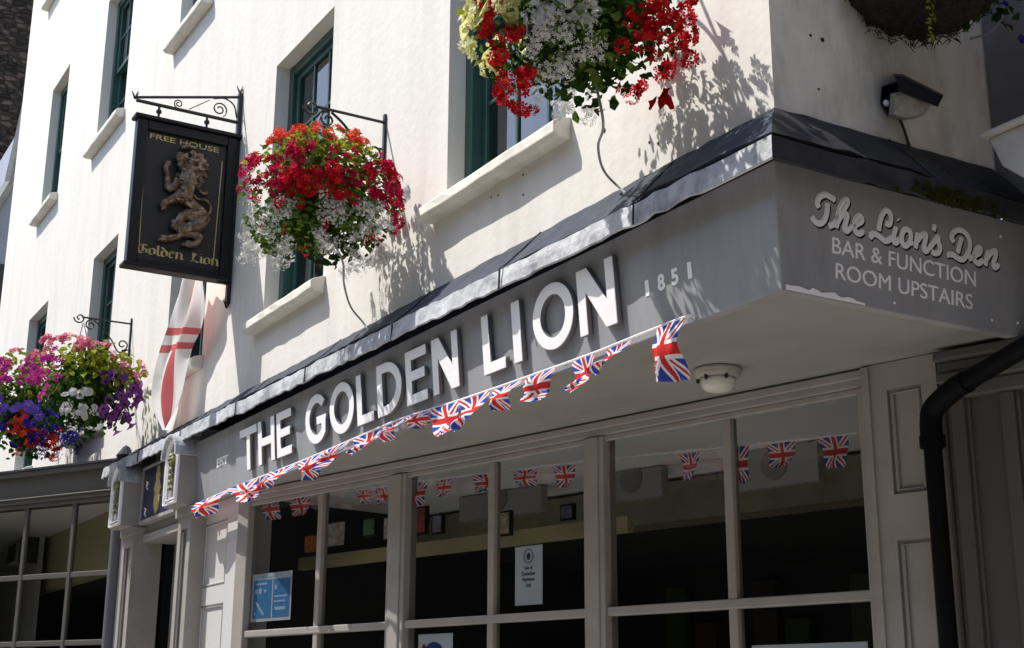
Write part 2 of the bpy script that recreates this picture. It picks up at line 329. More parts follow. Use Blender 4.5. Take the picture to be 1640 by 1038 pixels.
# rooms behind the upper windows
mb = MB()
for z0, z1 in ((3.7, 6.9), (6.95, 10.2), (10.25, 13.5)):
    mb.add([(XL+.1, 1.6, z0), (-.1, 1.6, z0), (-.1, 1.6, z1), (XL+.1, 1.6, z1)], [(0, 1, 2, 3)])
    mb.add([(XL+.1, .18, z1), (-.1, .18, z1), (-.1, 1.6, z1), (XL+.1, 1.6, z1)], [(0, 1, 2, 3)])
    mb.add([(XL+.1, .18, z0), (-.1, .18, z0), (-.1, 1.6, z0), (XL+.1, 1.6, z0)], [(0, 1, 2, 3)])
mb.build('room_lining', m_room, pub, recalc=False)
m_net = plain('net_curtain', (.42, .42, .44), .9)
def sash(o):
    a, b, c, d = o; wd = b-a; y0 = .10; mid = (c+d)/2
    f = MB(); t = .075
    f.box((a, y0, c), (a+t, REV+.06, d)); f.box((b-t, y0, c), (b, REV+.06, d))
    f.box((a+t, y0+.003, d-t), (b-t, REV+.06, d)); f.box((a+t, y0+.003, c), (b-t, REV+.06, c+.06))
    for zl, zh, yy in ((mid-.02, d-t, y0+.028), (c+.06, mid+.02, y0+.062)):   # two sliding sashes
        s_ = .045
        f.box((a+t, yy, zl), (a+t+s_, yy+.035, zh)); f.box((b-t-s_, yy, zl), (b-t, yy+.035, zh))
        f.box((a+t+s_, yy+.002, zl), (b-t-s_, yy+.033, zl+.04)); f.box((a+t+s_, yy+.002, zh-.045), (b-t-s_, yy+.033, zh))
        for q in (1/3, 2/3): 
            x = a+t+s_+(wd-2*t-2*s_)*q; f.box((x-.011, yy+.006, zl+.04), (x+.011, yy+.03, zh-.045))
        zm = (zl+zh)/2; f.box((a+t+s_, yy+.009, zm-.011), (b-t-s_, yy+.027, zm+.011))
    w_ = f.build('sash_window', m_green, pub, bevel=.004)
    for zl, zh, yy in ((mid+.01, d-t-.02, y0+.046), (c+.08, mid, y0+.08)):
        g = MB(); g.add([(a+t+.02, yy, zl), (b-t-.02, yy, zl), (b-t-.02, yy, zh), (a+t+.02, yy, zh)], [(0, 1, 2, 3)])
        g.build('pane', m_upglass, w_, recalc=False)
    cu = MB(); n = 14
    for (xa, xb) in ((a+t, a+t+wd*.28),):
        vs = []; 
        for i in range(n+1):
            x = xa+(xb-xa)*i/n; y = .30+.018*math.sin(i*2.1); vs += [(x, y, c+.02), (x, y, d-.05)]
        cu.add(vs, [(2*i, 2*i+2, 2*i+3, 2*i+1) for i in range(n)])
    cu.build('curtain', m_net, w_, recalc=False)
    s = MB(); ov = .15
    prof = [(REV-.04, c+.012), (-.07, c-.012), (-.095, c-.03), (-.095, c-.085), (-.075, c-.10), (-.03, c-.105), (-.002, c-.10)]
    inner = [(a-ov, b+ov*.4)]
    xs = [a-ov+(b-a+ov*1.3)*i/10 for i in range(11)]
    # the part outside the wall face
    secs = []
    for x in xs:
        j = lambda: rnd.uniform(-.004, .004)
        secs.append([(x, .0+0*j(), c+.008), (x, -.07, c-.012+j()), (x, -.095+j(), c-.03), (x, -.095+j(), c-.082+j()), (x, -.07, c-.10), (x, 0.0, c-.10)])
    s.loft(secs)
    s.add([(a+.002, .001, c+.009), (b-.002, .001, c+.009), (b-.002, .13, c+.02), (a+.002, .13, c+.02)], [(0, 1, 2, 3)])
    s.build('sill', m_sill, w_, bevel=.006)
for o in openings: sash(o)

# ------------------------------------------------------------------ lead flashing and fascia, swept round the corner
def lip(x): return 3.385-.0095*x
def sweep(prof_at, x0, step=.07, jit=None):
    """rings of (d, z) offset from the wall line, along the front, round the corner and along the side"""
    secs = []; n = int(-x0/step)
    for i in range(n): 
        x = x0*(1-i/n); secs.append([(x, -d, z) for d, z in prof_at(x)])
    secs.append([(d, -d, z) for d, z in prof_at(0)])
    m = int(1.12/step)
    for i in range(1, m+1):
        y = 1.12*i/m; secs.append([(d, y, z) for d, z in prof_at(y)])
    return secs
rj = random.Random(3)
seams = [-7.1, -6.05, -4.9, -3.75, -2.62, -1.55, -.55, .55]
def sheet(x): return sum(1 for s_ in seams if x > s_)
shift = [rj.uniform(-.012, .012) for _ in range(12)]
def prof_slope(x):
    l = lip(x) if x < 0 else lip(0)-.004
    j = rj.uniform(-.007, .007)+shift[sheet(x)]; 
    return [(-.01, 3.71), (.012, 3.702+rj.uniform(-.004, .004)), (.05, 3.662), (.125+j*.5, 3.585), (.206+j*.6, l+.108+j*.4), (.16, l+.095), (.02, 3.58), (-.01, 3.58)]
def prof_apron(x):
    l = lip(x) if x < 0 else lip(0)-.004
    j = rj.uniform(-.006, .006)+shift[(sheet(x)*5+3) % 12]*.6; k = rj.uniform(-.008, .008)
    return [(.19, l+.100), (.222+j, l+.090+k*.6), (.229+j*.7, l+.045), (.234+j, l+.004+k), (.225+j, l+k), (.215+j, l+.008+k), (.165, l+.085)]
def split_sweep(prof, x0, name, mats):
    secs = sweep(prof, x0); nf = int(-x0/.07)
    mb = MB(); mb.mi = 0; mb.loft(secs[:nf+1]); mb.mi = 1; mb.loft(secs[nf:])
    return mb.build(name, mats, pub)
lf = split_sweep(prof_slope, -8.15, 'lead_flashing', [m_lead_dark, m_leadB])
ap = split_sweep(prof_apron, -8.15, 'lead_apron', [m_lead, m_leadB])
# raised seams between the lead sheets
for s_ in seams:
    x = s_; sm = MB()
    if x < 0:
        l = lip(x); sm.tube([(x, -.014, 3.70), (x+.003, -.127, 3.587), (x+.01, -.208, l+.108), (x+.008, -.232, l+.09), (x+.01, -.237, l-.004)], .0045, 6)
    else:
        l = lip(0); sm.tube([(.014, x, 3.70), (.127, x, 3.587), (.208, x+.004, l+.108), (.232, x, l+.09), (.237, x, l-.004)], .0045, 6)
    sm.build('lead_seam', m_leadB, pub)
mo = MB()                                            # moss and splits along the side flashing
for i in range(140):
    y = .62+rj.gauss(0, .10); z = 3.385+rj.uniform(-.005, .05); d = .232+rj.uniform(0, .006)
    mo.add([(d, y, z), (d+.01, y+.02*rj.random(), z+.012), (d, y+.015, z-.014), (d+.008, y-.012, z-.004)], [(0, 1, 2), (0, 2, 3), (0, 3, 1), (1, 2, 3)])
tag(mo.build('moss', petal('moss_green', (.045, .048, .012)), pub), kind='stuff')
TI = .08
XF = -6.03
fa = MB()
fa.loft([[(x, -(.10), 2.985), (x, -(.10+TI*.445), 3.43), (x, -(.06+TI*.445), 3.43), (x, -.06, 2.985)] for x in (XF, -4, -2)] +
        [[(.10, -.10, 2.985), (.10+TI*.445, -(.10+TI*.445), 3.43), (.06+TI*.445, -(.06+TI*.445), 3.43), (.06, -.06, 2.985)]] +
        [[(.10, 1.12, 2.985), (.10+TI*.445, 1.12, 3.43), (.06+TI*.445, 1.12, 3.43), (.06, 1.12, 2.985)]])
fascia = fa.build('fascia_board', m_fascia, pub, bevel=.004)
ch = MB()                                            # bare wood where the corner paint has come off
pp = [(.105, 0-.06), (.105, .27)]
vs = []
for i in range(19):
    y = -.085+.36*i/18; vs += [(.1035, y, 2.988), (.1035+TI*.022*1, y, 2.988+ (.012+.012*rj.random())*(1.0 if i < 16 else .4))]
ch.add(vs, [(2*i, 2*i+2, 2*i+3, 2*i+1) for i in range(18)])
ch.build('chipped_paint', m_white, fascia, recalc=False)
for yy, zz in ((.42, 3.02), (.92, 3.03), (1.06, 3.04), (.98, 3.36)):
    scr = MB(); scr.lathe([(.006, 0), (.005, .004), (.001, .005)], 8, Matrix.Translation((.10+TI*(zz-3), yy, zz)) @ Matrix.Rotation(R(90), 4, 'Y'))
    scr.build('screw', m_white, fascia)

# ------------------------------------------------------------------ lettering
def curve_mesh(name, polys, extrude, mats, M, parent, offset=0, bevel=.003):
    cu = bpy.data.curves.new(name, 'CURVE'); cu.dimensions = '2D'; cu.fill_mode = 'BOTH'; cu.extrude = extrude; cu.bevel_depth = bevel; cu.bevel_resolution = 1; cu.offset = offset
    for pl in polys:
        sp = cu.splines.new('POLY'); sp.points.add(len(pl)-1); sp.use_cyclic_u = True
        for i, p in enumerate(pl): sp.points[i].co = (p[0], p[1], 0, 1)
    return finish_curve(name, cu, mats, M, parent)
def finish_curve(name, cu, mats, M, parent):
    ob = bpy.data.objects.new(name+'_tmp', cu); C.objects.link(ob)
    dg = bpy.context.evaluated_depsgraph_get(); me = bpy.data.meshes.new_from_object(ob.evaluated_get(dg)); bpy.data.objects.remove(ob); bpy.data.curves.remove(cu)
    me.name = name; me.materials.clear()
    for m in (mats if isinstance(mats, list) else [mats]): me.materials.append(m)
    if isinstance(mats, list) and len(mats) > 1:
        for p in me.polygons: p.material_index = 0 if p.normal.z > .2 else 1
    me.transform(M)
    o = bpy.data.objects.new(name, me); C.objects.link(o)
    if parent: o.parent = parent
    return o
def text_mesh(name, body, size, mats, M, parent, width=None, extrude=.001, weight=0.0, shear=0, spacing=1.0, align='LEFT'):
    cu = bpy.data.curves.new(name, 'FONT'); cu.body = body; cu.size = size; cu.extrude = extrude; cu.offset = weight; cu.shear = shear; cu.space_character = spacing; cu.align_x = align
    o = finish_curve(name, cu, mats, Matrix.Identity(4), parent)
    xs = [v.co.x for v in o.data.vertices]; ys = [v.co.y for v in o.data.vertices]
    if width:
        S = Matrix.Diagonal((width/(max(xs)-min(xs)), 1, 1, 1)) @ Matrix.Translation((-min(xs) if align == 'LEFT' else 0, 0, 0))
        o.data.transform(S)
    o.data.transform(M)
    return o
tl = math.hypot(1, TI)
def frame(origin, ex, t):
    ex = Vector(ex).normalized(); t = Vector(t).normalized(); n = ex.cross(t); o = Vector(origin)
    return Matrix(((ex.x, t.x, n.x, o.x), (ex.y, t.y, n.y, o.y), (ex.z, t.z, n.z, o.z), (0, 0, 0, 1)))
def ell(cx, cy, rx, ry, n=40, a0=0, a1=360): return [(cx+rx*math.cos(R(a0+(a1-a0)*i/n)), cy+ry*math.sin(R(a0+(a1-a0)*i/n))) for i in range(n+(0 if a1-a0 == 360 else 1))]
def glyph(c, W):
    h = 1.0; v = .21; b = .17
    if c == 'I': return [[(0, 0), (W, 0), (W, h), (0, h)]]
    if c == 'T': m = W/2; return [[(m-v/2, 0), (m+v/2, 0), (m+v/2, h-b), (W, h-b), (W, h), (0, h), (0, h-b), (m-v/2, h-b)]]
    if c == 'L': return [[(0, 0), (W, 0), (W, b), (v, b), (v, h), (0, h)]]
    if c == 'E': q = W*.9; return [[(0, 0), (W, 0), (W, b), (v, b), (v, .5-b/2+.02), (q, .5-b/2+.02), (q, .5+b/2+.02), (v, .5+b/2+.02), (v, h-b), (W, h-b), (W, h), (0, h)]]
    if c == 'H': return [[(0, 0), (v, 0), (v, .5-b/2), (W-v, .5-b/2), (W-v, 0), (W, 0), (W, h), (W-v, h), (W-v, .5+b/2), (v, .5+b/2), (v, h), (0, h)]]
    if c == 'N': d = .27; return [[(0, 0), (v*.95, 0), (v*.95, h-.34), (W-d, 0), (W, 0), (W, h), (W-v*.95, h), (W-v*.95, .36), (d, h), (0, h)]]
    if c == 'O': return [ell(W/2, .5, W/2, .52), ell(W/2, .5, W/2-v*1.02, .52-b)]
    if c == 'D':
        k = W*.35; return [[(0, 0)]+ell(k, .5, W-k, .5, 24, -90, 90)+[(0, h)], [(v, b)]+ell(k, .5, W-k-v, .5-b, 24, -90, 90)+[(v, h-b)]]
    if c == 'G':
        o = ell(W/2, .5, W/2, .52, 34, 42, 318); i = ell(W/2, .5, W/2-v*1.02, .52-b, 34, 318, 42)
        xr = W/2+W/2*math.cos(R(42))
        return [o+[(xr+.02, .16), (xr+.05, .53), (W*.52, .53), (W*.52, .53-b*.9), (xr-v*.78, .53-b*.9)]+i]
CAPZ, CAPH = 3.082, .268
def on_front(x, z, off=.0): return Vector((x, -(.10+TI*(z-3))-off, z))
mA = lambda x, z, off: frame(on_front(x, z, off), (1, 0, 0), (0, -TI, 1))
words = [('T', -5.0, -4.70), ('H', -4.675, -4.40), ('E', -4.36, -4.13), ('G', -3.91, -3.595), ('O', -3.56, -3.24), ('L', -3.20, -3.00), ('D', -2.945, -2.665), ('E', -2.61, -2.39),
         ('N', -2.325, -2.07), ('L', -1.835, -1.645), ('I', -1.57, -1.505), ('O', -1.40, -1.09), ('N', -1.05, -.795)]
for c, a, b in words:
    H = CAPH/1.0; polys = [[(p[0]*H, p[1]*H) for p in pl] for pl in glyph(c, (b-a)/H)]
    curve_mesh('letter', polys, .010, [m_white, m_letter_side], mA(a, CAPZ, .019), fascia, bevel=.002)
for tx, a, wd, z, sz in (('EST', -5.535, .23, 3.195, .078), ('1', -.635, .024, 3.15, .082), ('8', -.556, .042, 3.15, .082), ('5', -.473, .042, 3.15, .082), ('1', -.375, .024, 3.15, .082)):
    text_mesh('painted_letters' if len(tx) > 1 else 'painted_numeral', tx, sz, m_white, mA(a, z, .0025), fascia, width=wd, weight=.003)

on_side = lambda px, py: at(px, py, (1, 0, -TI), .10-TI*3.0)
def mB(p, off): 
    q = Vector(p); return frame(q+Vector((off, 0, 0)), (0, 1, 0), (TI, 0, 1))
for tx, pl, pr, pt in (('BAR & FUNCTION', (1332, 405), (1562, 459), (1334, 379)), ('ROOM UPSTAIRS', (1337.6, 446), (1557, 496), (1338.5, 420))):
    a, b, t_ = on_side(*pl), on_side(*pr), on_side(*pt)
    z = (a.z+b.z)/2
    text_mesh('painted_line', tx, (t_.z-a.z)*1.40, m_white, frame(a+Vector((.0025, 0, 0)), b-a, (TI, 0, 1)), fascia, width=(b-a).length, weight=0)
A_ = lambda x, y: (1280+x/7.982, 290+y/7.982)
B_ = lambda x, y: (1440+x/9.111, 340+y/9.111)
script = [(A_, [(250,340),(225,290),(245,220),(300,180),(345,178),(400,210),(455,245)]), (A_, [(355,285),(350,380),(330,470),(290,530),(240,545),(190,510),(155,455)]),
 (A_, [(370,580),(440,545),(520,430),(590,320),(612,262),(585,240),(540,290),(495,400),(468,605)]), (A_, [(478,540),(520,460),(580,420),(605,450),(585,540),(572,600),(600,640),(640,605)]),
 (A_, [(640,605),(720,560),(795,510),(775,455),(735,465),(695,540),(705,625),(755,675),(815,640)]), (A_, [(935,730),(905,695),(950,675),(1010,705),(1085,765),(1140,755),(1180,710)]),
 (A_, [(1010,640),(1020,550),(1045,450),(1095,378),(1145,405),(1165,470),(1145,555),(1090,535)]), (A_, [(1230,590),(1205,680),(1200,765),(1230,790),(1275,735)]), (A_, [(1255,485),(1265,505)]),
 (B_, [(130,250),(65,260),(28,350),(45,465),(95,490),(150,420),(160,320),(125,250)]), (B_, [(120,440),(190,450)]), (B_, [(262,305),(245,400),(228,530)]), (B_, [(250,430),(320,335),(378,325),(375,400),(348,510),(372,570),(425,535)]),
 (B_, [(508,185),(490,275)]), (B_, [(425,535),(500,430),(555,360),(562,440),(588,520),(560,590),(500,600),(462,570)]), (B_, [(900,370),(870,480),(842,600)]),
 (B_, [(790,440),(755,380),(780,300),(860,258),(950,300),(1010,400),(1020,500),(990,600),(920,690),(840,670),(770,622),(712,620),(722,660)]),
 (B_, [(1000,690),(1080,640),(1165,590),(1170,525),(1120,540),(1080,620),(1092,710),(1150,750),(1210,700)]), (B_, [(1285,560),(1262,660),(1248,785)]), (B_, [(1262,690),(1330,590),(1390,570),(1395,640),(1362,740),(1380,810),(1440,770)])]
def ribbon(mb, pts, wd, nrm, h):
    pts = [Vector(p) for p in pts]; nrm = Vector(nrm).normalized(); L = []; Rr = []
    for i, p in enumerate(pts):
        t = (pts[min(i+1, len(pts)-1)]-pts[max(i-1, 0)]).normalized(); s_ = nrm.cross(t)
        k = wd*(.8 if i in (0, len(pts)-1) else 1)
        L.append(p+s_*k+nrm*h); Rr.append(p-s_*k+nrm*h)
    n = len(pts); mb.add(L+Rr, [(i, i+1, n+i+1, n+i) for i in range(n-1)])
m_script = paint('script_paint', (.84, .84, .90), rough=.5, var=.05, bump=0)
sc1 = MB(); sc2 = MB(); sc3 = MB()
for q, (T_, st) in enumerate(script):
    pts = smooth_pts([on_side(*T_(*p)) for p in st], 5)
    h = q*.00012
    ribbon(sc1, pts, .0112, (1, 0, -TI), .0022+h); ribbon(sc2, pts, .0058, (1, 0, -TI), .0055+h); ribbon(sc3, [p+Vector((0, .0055, -.005)) for p in pts], .0125, (1, 0, -TI), .0012+h*.3)
sc3.build('script_shadow', m_black, fascia, recalc=False); sc1.build('script_outline', m_white, fascia, recalc=False); sc2.build('script_lettering', m_script, fascia, recalc=False)

# ------------------------------------------------------------------ soffit, shop window
CA = R(12.047); Oc = Vector((-5.155, -.012, 0)); ec = Vector((math.cos(CA), math.sin(CA), 0)); nc = Vector((math.sin(CA), -math.cos(CA), 0))
MC = Matrix(((ec.x, nc.x, 0, Oc.x), (ec.y, nc.y, 0, Oc.y), (0, 0, 1, 0), (0, 0, 0, 1)))     # local (along, outward, up)
def cpt(s_, o_, z): return MC @ Vector((s_, o_, z))
so = MB()
e1 = cpt(5.4, -.35, 3.0); e0 = cpt(-.3, -.35, 3.0)
so.add([(XF, -.075, 3.0), (.075, -.075, 3.0), (.075, 1.12, 3.0), tuple(e1), tuple(e0), (XF, .12, 3.0)], [(5, 4, 3, 2, 1, 0)])
so.build('soffit', m_soffit, pub, recalc=False)
win = MB()
win.box((-.13, -.09, .4), (0.0, .0, 2.99), MC)
win.box((0.0, -.09, 2.925), (4.66, -.004, 2.995), MC); win.box((0.0, -.03, 2.895), (4.62, -.012, 2.925), MC)
win.box((-.13, -.0, 2.955), (4.66, .018, 2.992), MC)
for a, b in ((1.482, 1.64), (3.042, 3.178)): 
    win.box((a, -.09, .4), (b, .002, 2.922), MC); win.box((a+.03, .0, .4), (b-.03, .012, 2.92), MC)
win.box((4.622, -.09, .4), (4.66, .003, 2.922), MC)
for m_ in (.78, 2.342, 3.92): win.box((m_-.024, -.07, .5), (m_+.024, -.018, 2.9), MC)
for (a, b) in ((0, 1.482), (1.64, 3.042), (3.178, 4.622)): win.box((a, -.072, 2.058), (b, -.012, 2.10), MC); win.box((a, -.074, .44), (b, -.0, .56), MC)
shopwin = win.build('shop_window', m_frame, pub, bevel=.006)
for a, b in ((0, .756), (.804, 1.482), (1.64, 2.318), (2.366, 3.042), (3.178, 3.896), (3.944, 4.622)):
    for z0, z1 in ((.56, 2.058), (2.10, 2.895)):
        g = MB(); g.add([cpt(a, -.045, z0), cpt(b, -.045, z0), cpt(b, -.045, z1), cpt(a, -.045, z1)], [(0, 1, 2, 3)]); g.build('pane', m_glass, shopwin, recalc=False)
st = MB(); st.box((-.13, -.12, 0), (4.66, -.01, .4), MC); st.build('stall_riser', m_frame, pub, bevel=.005)
# pilaster to the right of the window, with sunk panels
pr = MB()
def panelled(mb, s0, s1, z0, z1, o0, o1, panels, dep, M):
    """flat slab with sunk rectangular panels, seen from +o"""
    ss = sorted({s0, s1, *[v for p in panels for v in p[:2]]}); zs = sorted({z0, z1, *[v for p in panels for v in p[2:]]})
    for i in range(len(ss)-1):
        for j in range(len(zs)-1):
            cs, cz = (ss[i]+ss[i+1])/2, (zs[j]+zs[j+1])/2
            o_ = o1-dep if any(p[0] < cs < p[1] and p[2] < cz < p[3] for p in panels) else o1
            mb.add([(ss[i], o_, zs[j]), (ss[i+1], o_, zs[j]), (ss[i+1], o_, zs[j+1]), (ss[i], o_, zs[j+1])], [(0, 1, 2, 3)], M)
    for a, b, c, d in panels:
        mb.add([(a, o1, c), (b, o1, c), (b, o1, d), (a, o1, d), (a, o1-dep, c), (b, o1-dep, c), (b, o1-dep, d), (a, o1-dep, d)], [(0, 1, 5, 4), (1, 2, 6, 5), (2, 3, 7, 6), (3, 0, 4, 7)], M)
        k = .018; mb.tube([(a+k, o1-dep*.5, c+k), (b-k, o1-dep*.5, c+k), (b-k, o1-dep*.5, d-k), (a+k, o1-dep*.5, d-k)], .007, 5, M, closed=True)
    mb.add([(s0, o0, z0), (s0, o1, z0), (s0, o1, z1), (s0, o0, z1)], [(0, 1, 2, 3)], M); mb.add([(s1, o0, z0), (s1, o1, z0), (s1, o1, z1), (s1, o0, z1)], [(0, 1, 2, 3)], M)
    mb.add([(s0, o0, z1), (s0, o1, z1), (s1, o1, z1), (s1, o0, z1)], [(0, 1, 2, 3)], M)
panelled(pr, 4.66, 5.0, 0, 2.996, -.12, .022, [(4.775, 4.93, 2.46, 2.885), (4.775, 4.93, 1.0, 2.28)], .02, MC)
pr.box((4.665, .02, 0), (4.70, .034, 2.99), MC)
pr.build('pilaster', m_frame, pub)
# room behind the shop window
rm = MB(); Z0 = 2.99
pts = [cpt(-.2, -.12, 0), cpt(4.9, -.12, 0), cpt(4.9, -4.2, 0), cpt(-.2, -4.2, 0)]
for i in (1, 2, 3):
    a, b = pts[i], pts[(i+1) % 4]; rm.add([a, b, b+Vector((0, 0, Z0)), a+Vector((0, 0, Z0))], [(0, 1, 2, 3)])
fl0 = MB(); fl0.add([p+Vector((0, 0, .14)) for p in pts], [(0, 1, 2, 3)]); fl0.build('bar_floor', paint('bounce_boards', (.82, .78, .70), rough=.6, var=.1), pub, recalc=False)  # unseen floor, near white to bounce sun onto the bar ceiling
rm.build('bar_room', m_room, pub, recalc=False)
cl = MB(); cl.add([p+Vector((0, 0, Z0-.005)) for p in pts], [(0, 1, 2, 3)]); cl.build('bar_ceiling', m_ceil, pub, recalc=False)

# ------------------------------------------------------------------ door surround on the left
ds = MB()
panelled(ds, -6.20, -5.285, 0, 2.996, -.2, .02, [(-5.99, -5.52, 1.0, 2.30), (-5.99, -5.52, 2.42, 2.86)], .012, Matrix.Scale(-1, 4, (0, 1, 0)))
ds.build('panelled_pier', paint('pale_grey_paint', (.52, .51, .50), rough=.5, var=.05, scale=5, bump=.1, bscale=40, dirt_and_light=(.35, .34, .32), dirt_and_light_amt=.3, dirt_and_light_scale=5), pub)
MY = Matrix.Scale(-1, 4, (0, 1, 0))
for x0, x1 in ((-7.72, -7.41), (-6.27, -5.98)):
    p_ = MB(); panelled(p_, x0, x1, 0, 2.93, -.1, .13, [(x0+.07, x1-.07, 1.0, 2.84)], .03, MY)
    p_.box((x0-.02, -.15, 2.93), (x1+.02, .1, 2.99)); p_.build('pilaster', m_frame, pub)
    c_ = MB(); W2 = (x1-x0)/2; cxx = (x0+x1)/2
    out = [(-W2, 0), (W2, 0), (W2, .34)]+[(W2*math.cos(R(q)), .34+W2*.95*math.sin(R(q))) for q in range(15, 180, 15)]+[(-W2, .34)]
    c_.prism(out, .24, frame((cxx, 0.0, 2.992), (1, 0, 0), (0, 0, 1)))
    inner = [(p[0]*.62, .05+p[1]*.86) for p in out]
    rim = [(p[0]*.90, .02+p[1]*.95) for p in out]
    fm = frame((cxx, -.243, 2.992), (1, 0, 0), (0, 0, 1))
    con = c_.build('console_bracket', m_frame, pub, bevel=.004)
    rm_ = MB(); rm_.tube([(p[0], p[1], .004) for p in rim], .015, 6, fm, closed=True); rm_.build('rim', m_white, con); rm_ = MB(); rm_.tube([(p[0], p[1], .002) for p in inner], .008, 6, fm, closed=True); rm_.build('rim', m_white, con)  # white paint stands in for sunlight catching the rim edges
    hood = MB(); hp = [((W2+.03)*math.cos(R(q)), .345+(W2+.03)*.95*math.sin(R(q))) for q in range(0, 181, 12)]
    hi = [((W2+.003)*math.cos(R(q)), .345+(W2+.003)*.95*math.sin(R(q))) for q in range(180, -1, -12)]
    hood.prism(hp+hi, .285, frame((cxx, 0.0, 2.992), (1, 0, 0), (0, 0, 1)), h0=.05); hood.build('hood', m_lead, con, bevel=.004)
    ro = MB()
    for q in range(6): ro.lathe([(.004, -.02), (.022, -.008), (.022, .008), (.004, .02)], 8, fm @ Matrix.Translation((.028*math.cos(q*R(60)), .33+.028*math.sin(q*R(60)), .012)))
    ro.lathe([(.004, -.02), (.02, 0), (.012, .016), (.001, .02)], 10, fm @ Matrix.Translation((0, .33, .02)))
    for q in range(4): ro.lathe([(.003, -.015), (.03-.005*q, 0), (.018, .014), (.001, .018)], 10, fm @ Matrix.Translation((0, .255-.045*q, .01)))
    ro.build('carved_drop', paint('mossy_gilt', (.20, .19, .08), rough=.6, var=.4, scale=30), con, smooth=True)
dn = MB()
dn.box((-7.41, -.03, 2.93), (-6.27, .2, 3.46)); dn.box((-7.41, -.06, 2.87), (-6.27, .2, 2.93)); dn.box((-7.41, -.0, 3.46), (-6.27, .2, 3.60))
dn.box((-7.41, .2, 0), (-7.30, .42, 2.87)); dn.box((-6.38, .2, 0), (-6.27, .42, 2.87))
dn.box((-7.30, .26, 2.22), (-6.38, .40, 2.30)); dn.box((-7.30, .25, 2.30), (-6.38, .27, 2.32)); dn.box((-7.30, .30, 2.80), (-6.38, .40, 2.87))
dn.build('door_frame', m_frame, pub, bevel=.005)
tr = MB(); tr.add([(-7.30, .34, 2.30), (-6.38, .34, 2.30), (-6.38, .34, 2.80), (-7.30, .34, 2.80)], [(0, 1, 2, 3)]); tr.build('transom_pane', m_glass, pub, recalc=False)
dr = MB(); panelled(dr, -7.30, -6.38, .12, 2.22, -.42, -.36, [(-7.18, -6.50, 1.0, 2.12), (-7.18, -6.50, .25, .88)], .02, MY); door = dr.build('door', m_shopmid, pub)
dg_ = MB(); dg_.add([(-7.17, .376, 1.01), (-6.51, .376, 1.01), (-6.51, .376, 2.11), (-7.17, .376, 2.11)], [(0, 1, 2, 3)]); dg_.build('door_glass', m_upglass, door, recalc=False)
br = MB(); br.box((-7.7, .45, 0), (-6.0, .5, 3.5)); br.build('hallway', m_room, pub)
# navy sign over the door
ns = thing('door_sign', 'small navy board with a gold emblem over the pub doorway', 'sign')
q0, q1, q2, q3 = (-7.34, 3.02), (-6.50, 3.02), (-6.50, 3.42), (-7.34, 3.42)
b = MB(); b.box((-7.33, -.10, 3.03), (-6.49, -.06, 3.43)); b.build('board', m_navy, ns)
b = MB(); b.box((-7.36, -.115, 3.0), (-6.46, -.05, 3.03)); b.box((-7.36, -.115, 3.03), (-7.33, -.05, 3.43)); b.box((-6.49, -.115, 3.03), (-6.46, -.05, 3.43)); b.box((-7.36, -.115, 3.43), (-6.46, -.05, 3.45)); b.build('frame', m_frame, ns, bevel=.004)
em = MB(); fe = frame((-6.94, -.101, 3.05), (1, 0, 0), (0, 0, 1))
prof = [(.02, 0), (.06, .05), (.075, .12), (.05, .15), (.085, .19), (.06, .235), (.035, .255), (.055, .29), (.02, .36)]
em.prism([(p[0], p[1]) for p in prof]+[(-p[0], p[1]) for p in prof[::-1]], .008, fe)
em.build('emblem', m_gold, ns)
gl = MB()
for gx, gz in ((-7.24, 3.30), (-7.24, 3.09), (-6.60, 3.33), (-6.60, 3.12)):
    gl.tube([(gx-.02, -.103, gz+.03), (gx+.02, -.103, gz+.02), (gx-.005, -.103, gz-.01), (gx+.02, -.103, gz-.035)], .006, 5)
gl.build('scrolls', m_white, ns)

# ------------------------------------------------------------------ soffit lamp
lp = thing('soffit_lamp', 'round bulkhead lamp on the soffit above the shop window', 'lamp')
LB = Matrix.Translation((-.925, .46, 3.0)) @ Matrix.Rotation(math.pi, 4, 'X')
b = MB(); b.lathe([(.001, .003), (.098, .003), (.10, .012), (.095, .03), (.088, .042), (.001, .043)], 28, LB); b.build('base', m_lampbase, lp, smooth=False, bevel=.003)
b = MB(); b.lathe([(.072, .043), (.074, .055), (.066, .082), (.045, .098), (.001, .104)], 24, LB); b.build('glass_cover', m_lampglass, lp, smooth=True)
for q in range(3): 
    b = MB(); a = R(60*q+15); b.lathe([(.008, .035), (.008, .055), (.002, .06)], 8, LB @ Matrix.Translation((.083*math.cos(a), .083*math.sin(a), 0)))
    b.build('screw', m_iron, lp)

# ------------------------------------------------------------------ notices in the window
def notice(name, label, cat, s0, s1, z0, z1, off=-.056):
    t = thing(name, label, cat); b = MB(); b.box((s0, off-.002, z0), (s1, off, z1), MC); b.build('sheet', m_paper, t); return t
t = notice('poster', 'blue two-panel safety poster with white border behind the left window pane', 'poster', .005, .455, 2.155, 2.455)
b = MB(); b.box((.025, -.056, 2.175), (.235, -.0545, 2.415), MC); b.box((.25, -.056, 2.175), (.44, -.0545, 2.415), MC); b.build('print', m_blue, t)
b = MB()
for x, z, wd, h in ((.05, 2.385, .13, .012), (.045, 2.33, .03, .03), (.09, 2.33, .03, .035), (.15, 2.335, .025, .02), (.27, 2.35, .025, .025), (.27, 2.30, .14, .01), (.27, 2.27, .12, .01), (.28, 2.22, .12, .02), (.045, 2.195, .02, .02), (.05, 2.43, .3, .01)):
    b.box((x, -.0545, z), (x+wd, -.0535, z+h), MC)
b.prism([(.05, 2.28), (.07, 2.28), (.16, 2.20), (.14, 2.195)], -.0532, MC @ Matrix(((1, 0, 0, 0), (0, 0, 1, 0), (0, 1, 0, 0), (0, 0, 0, 1))), h0=-.0542)
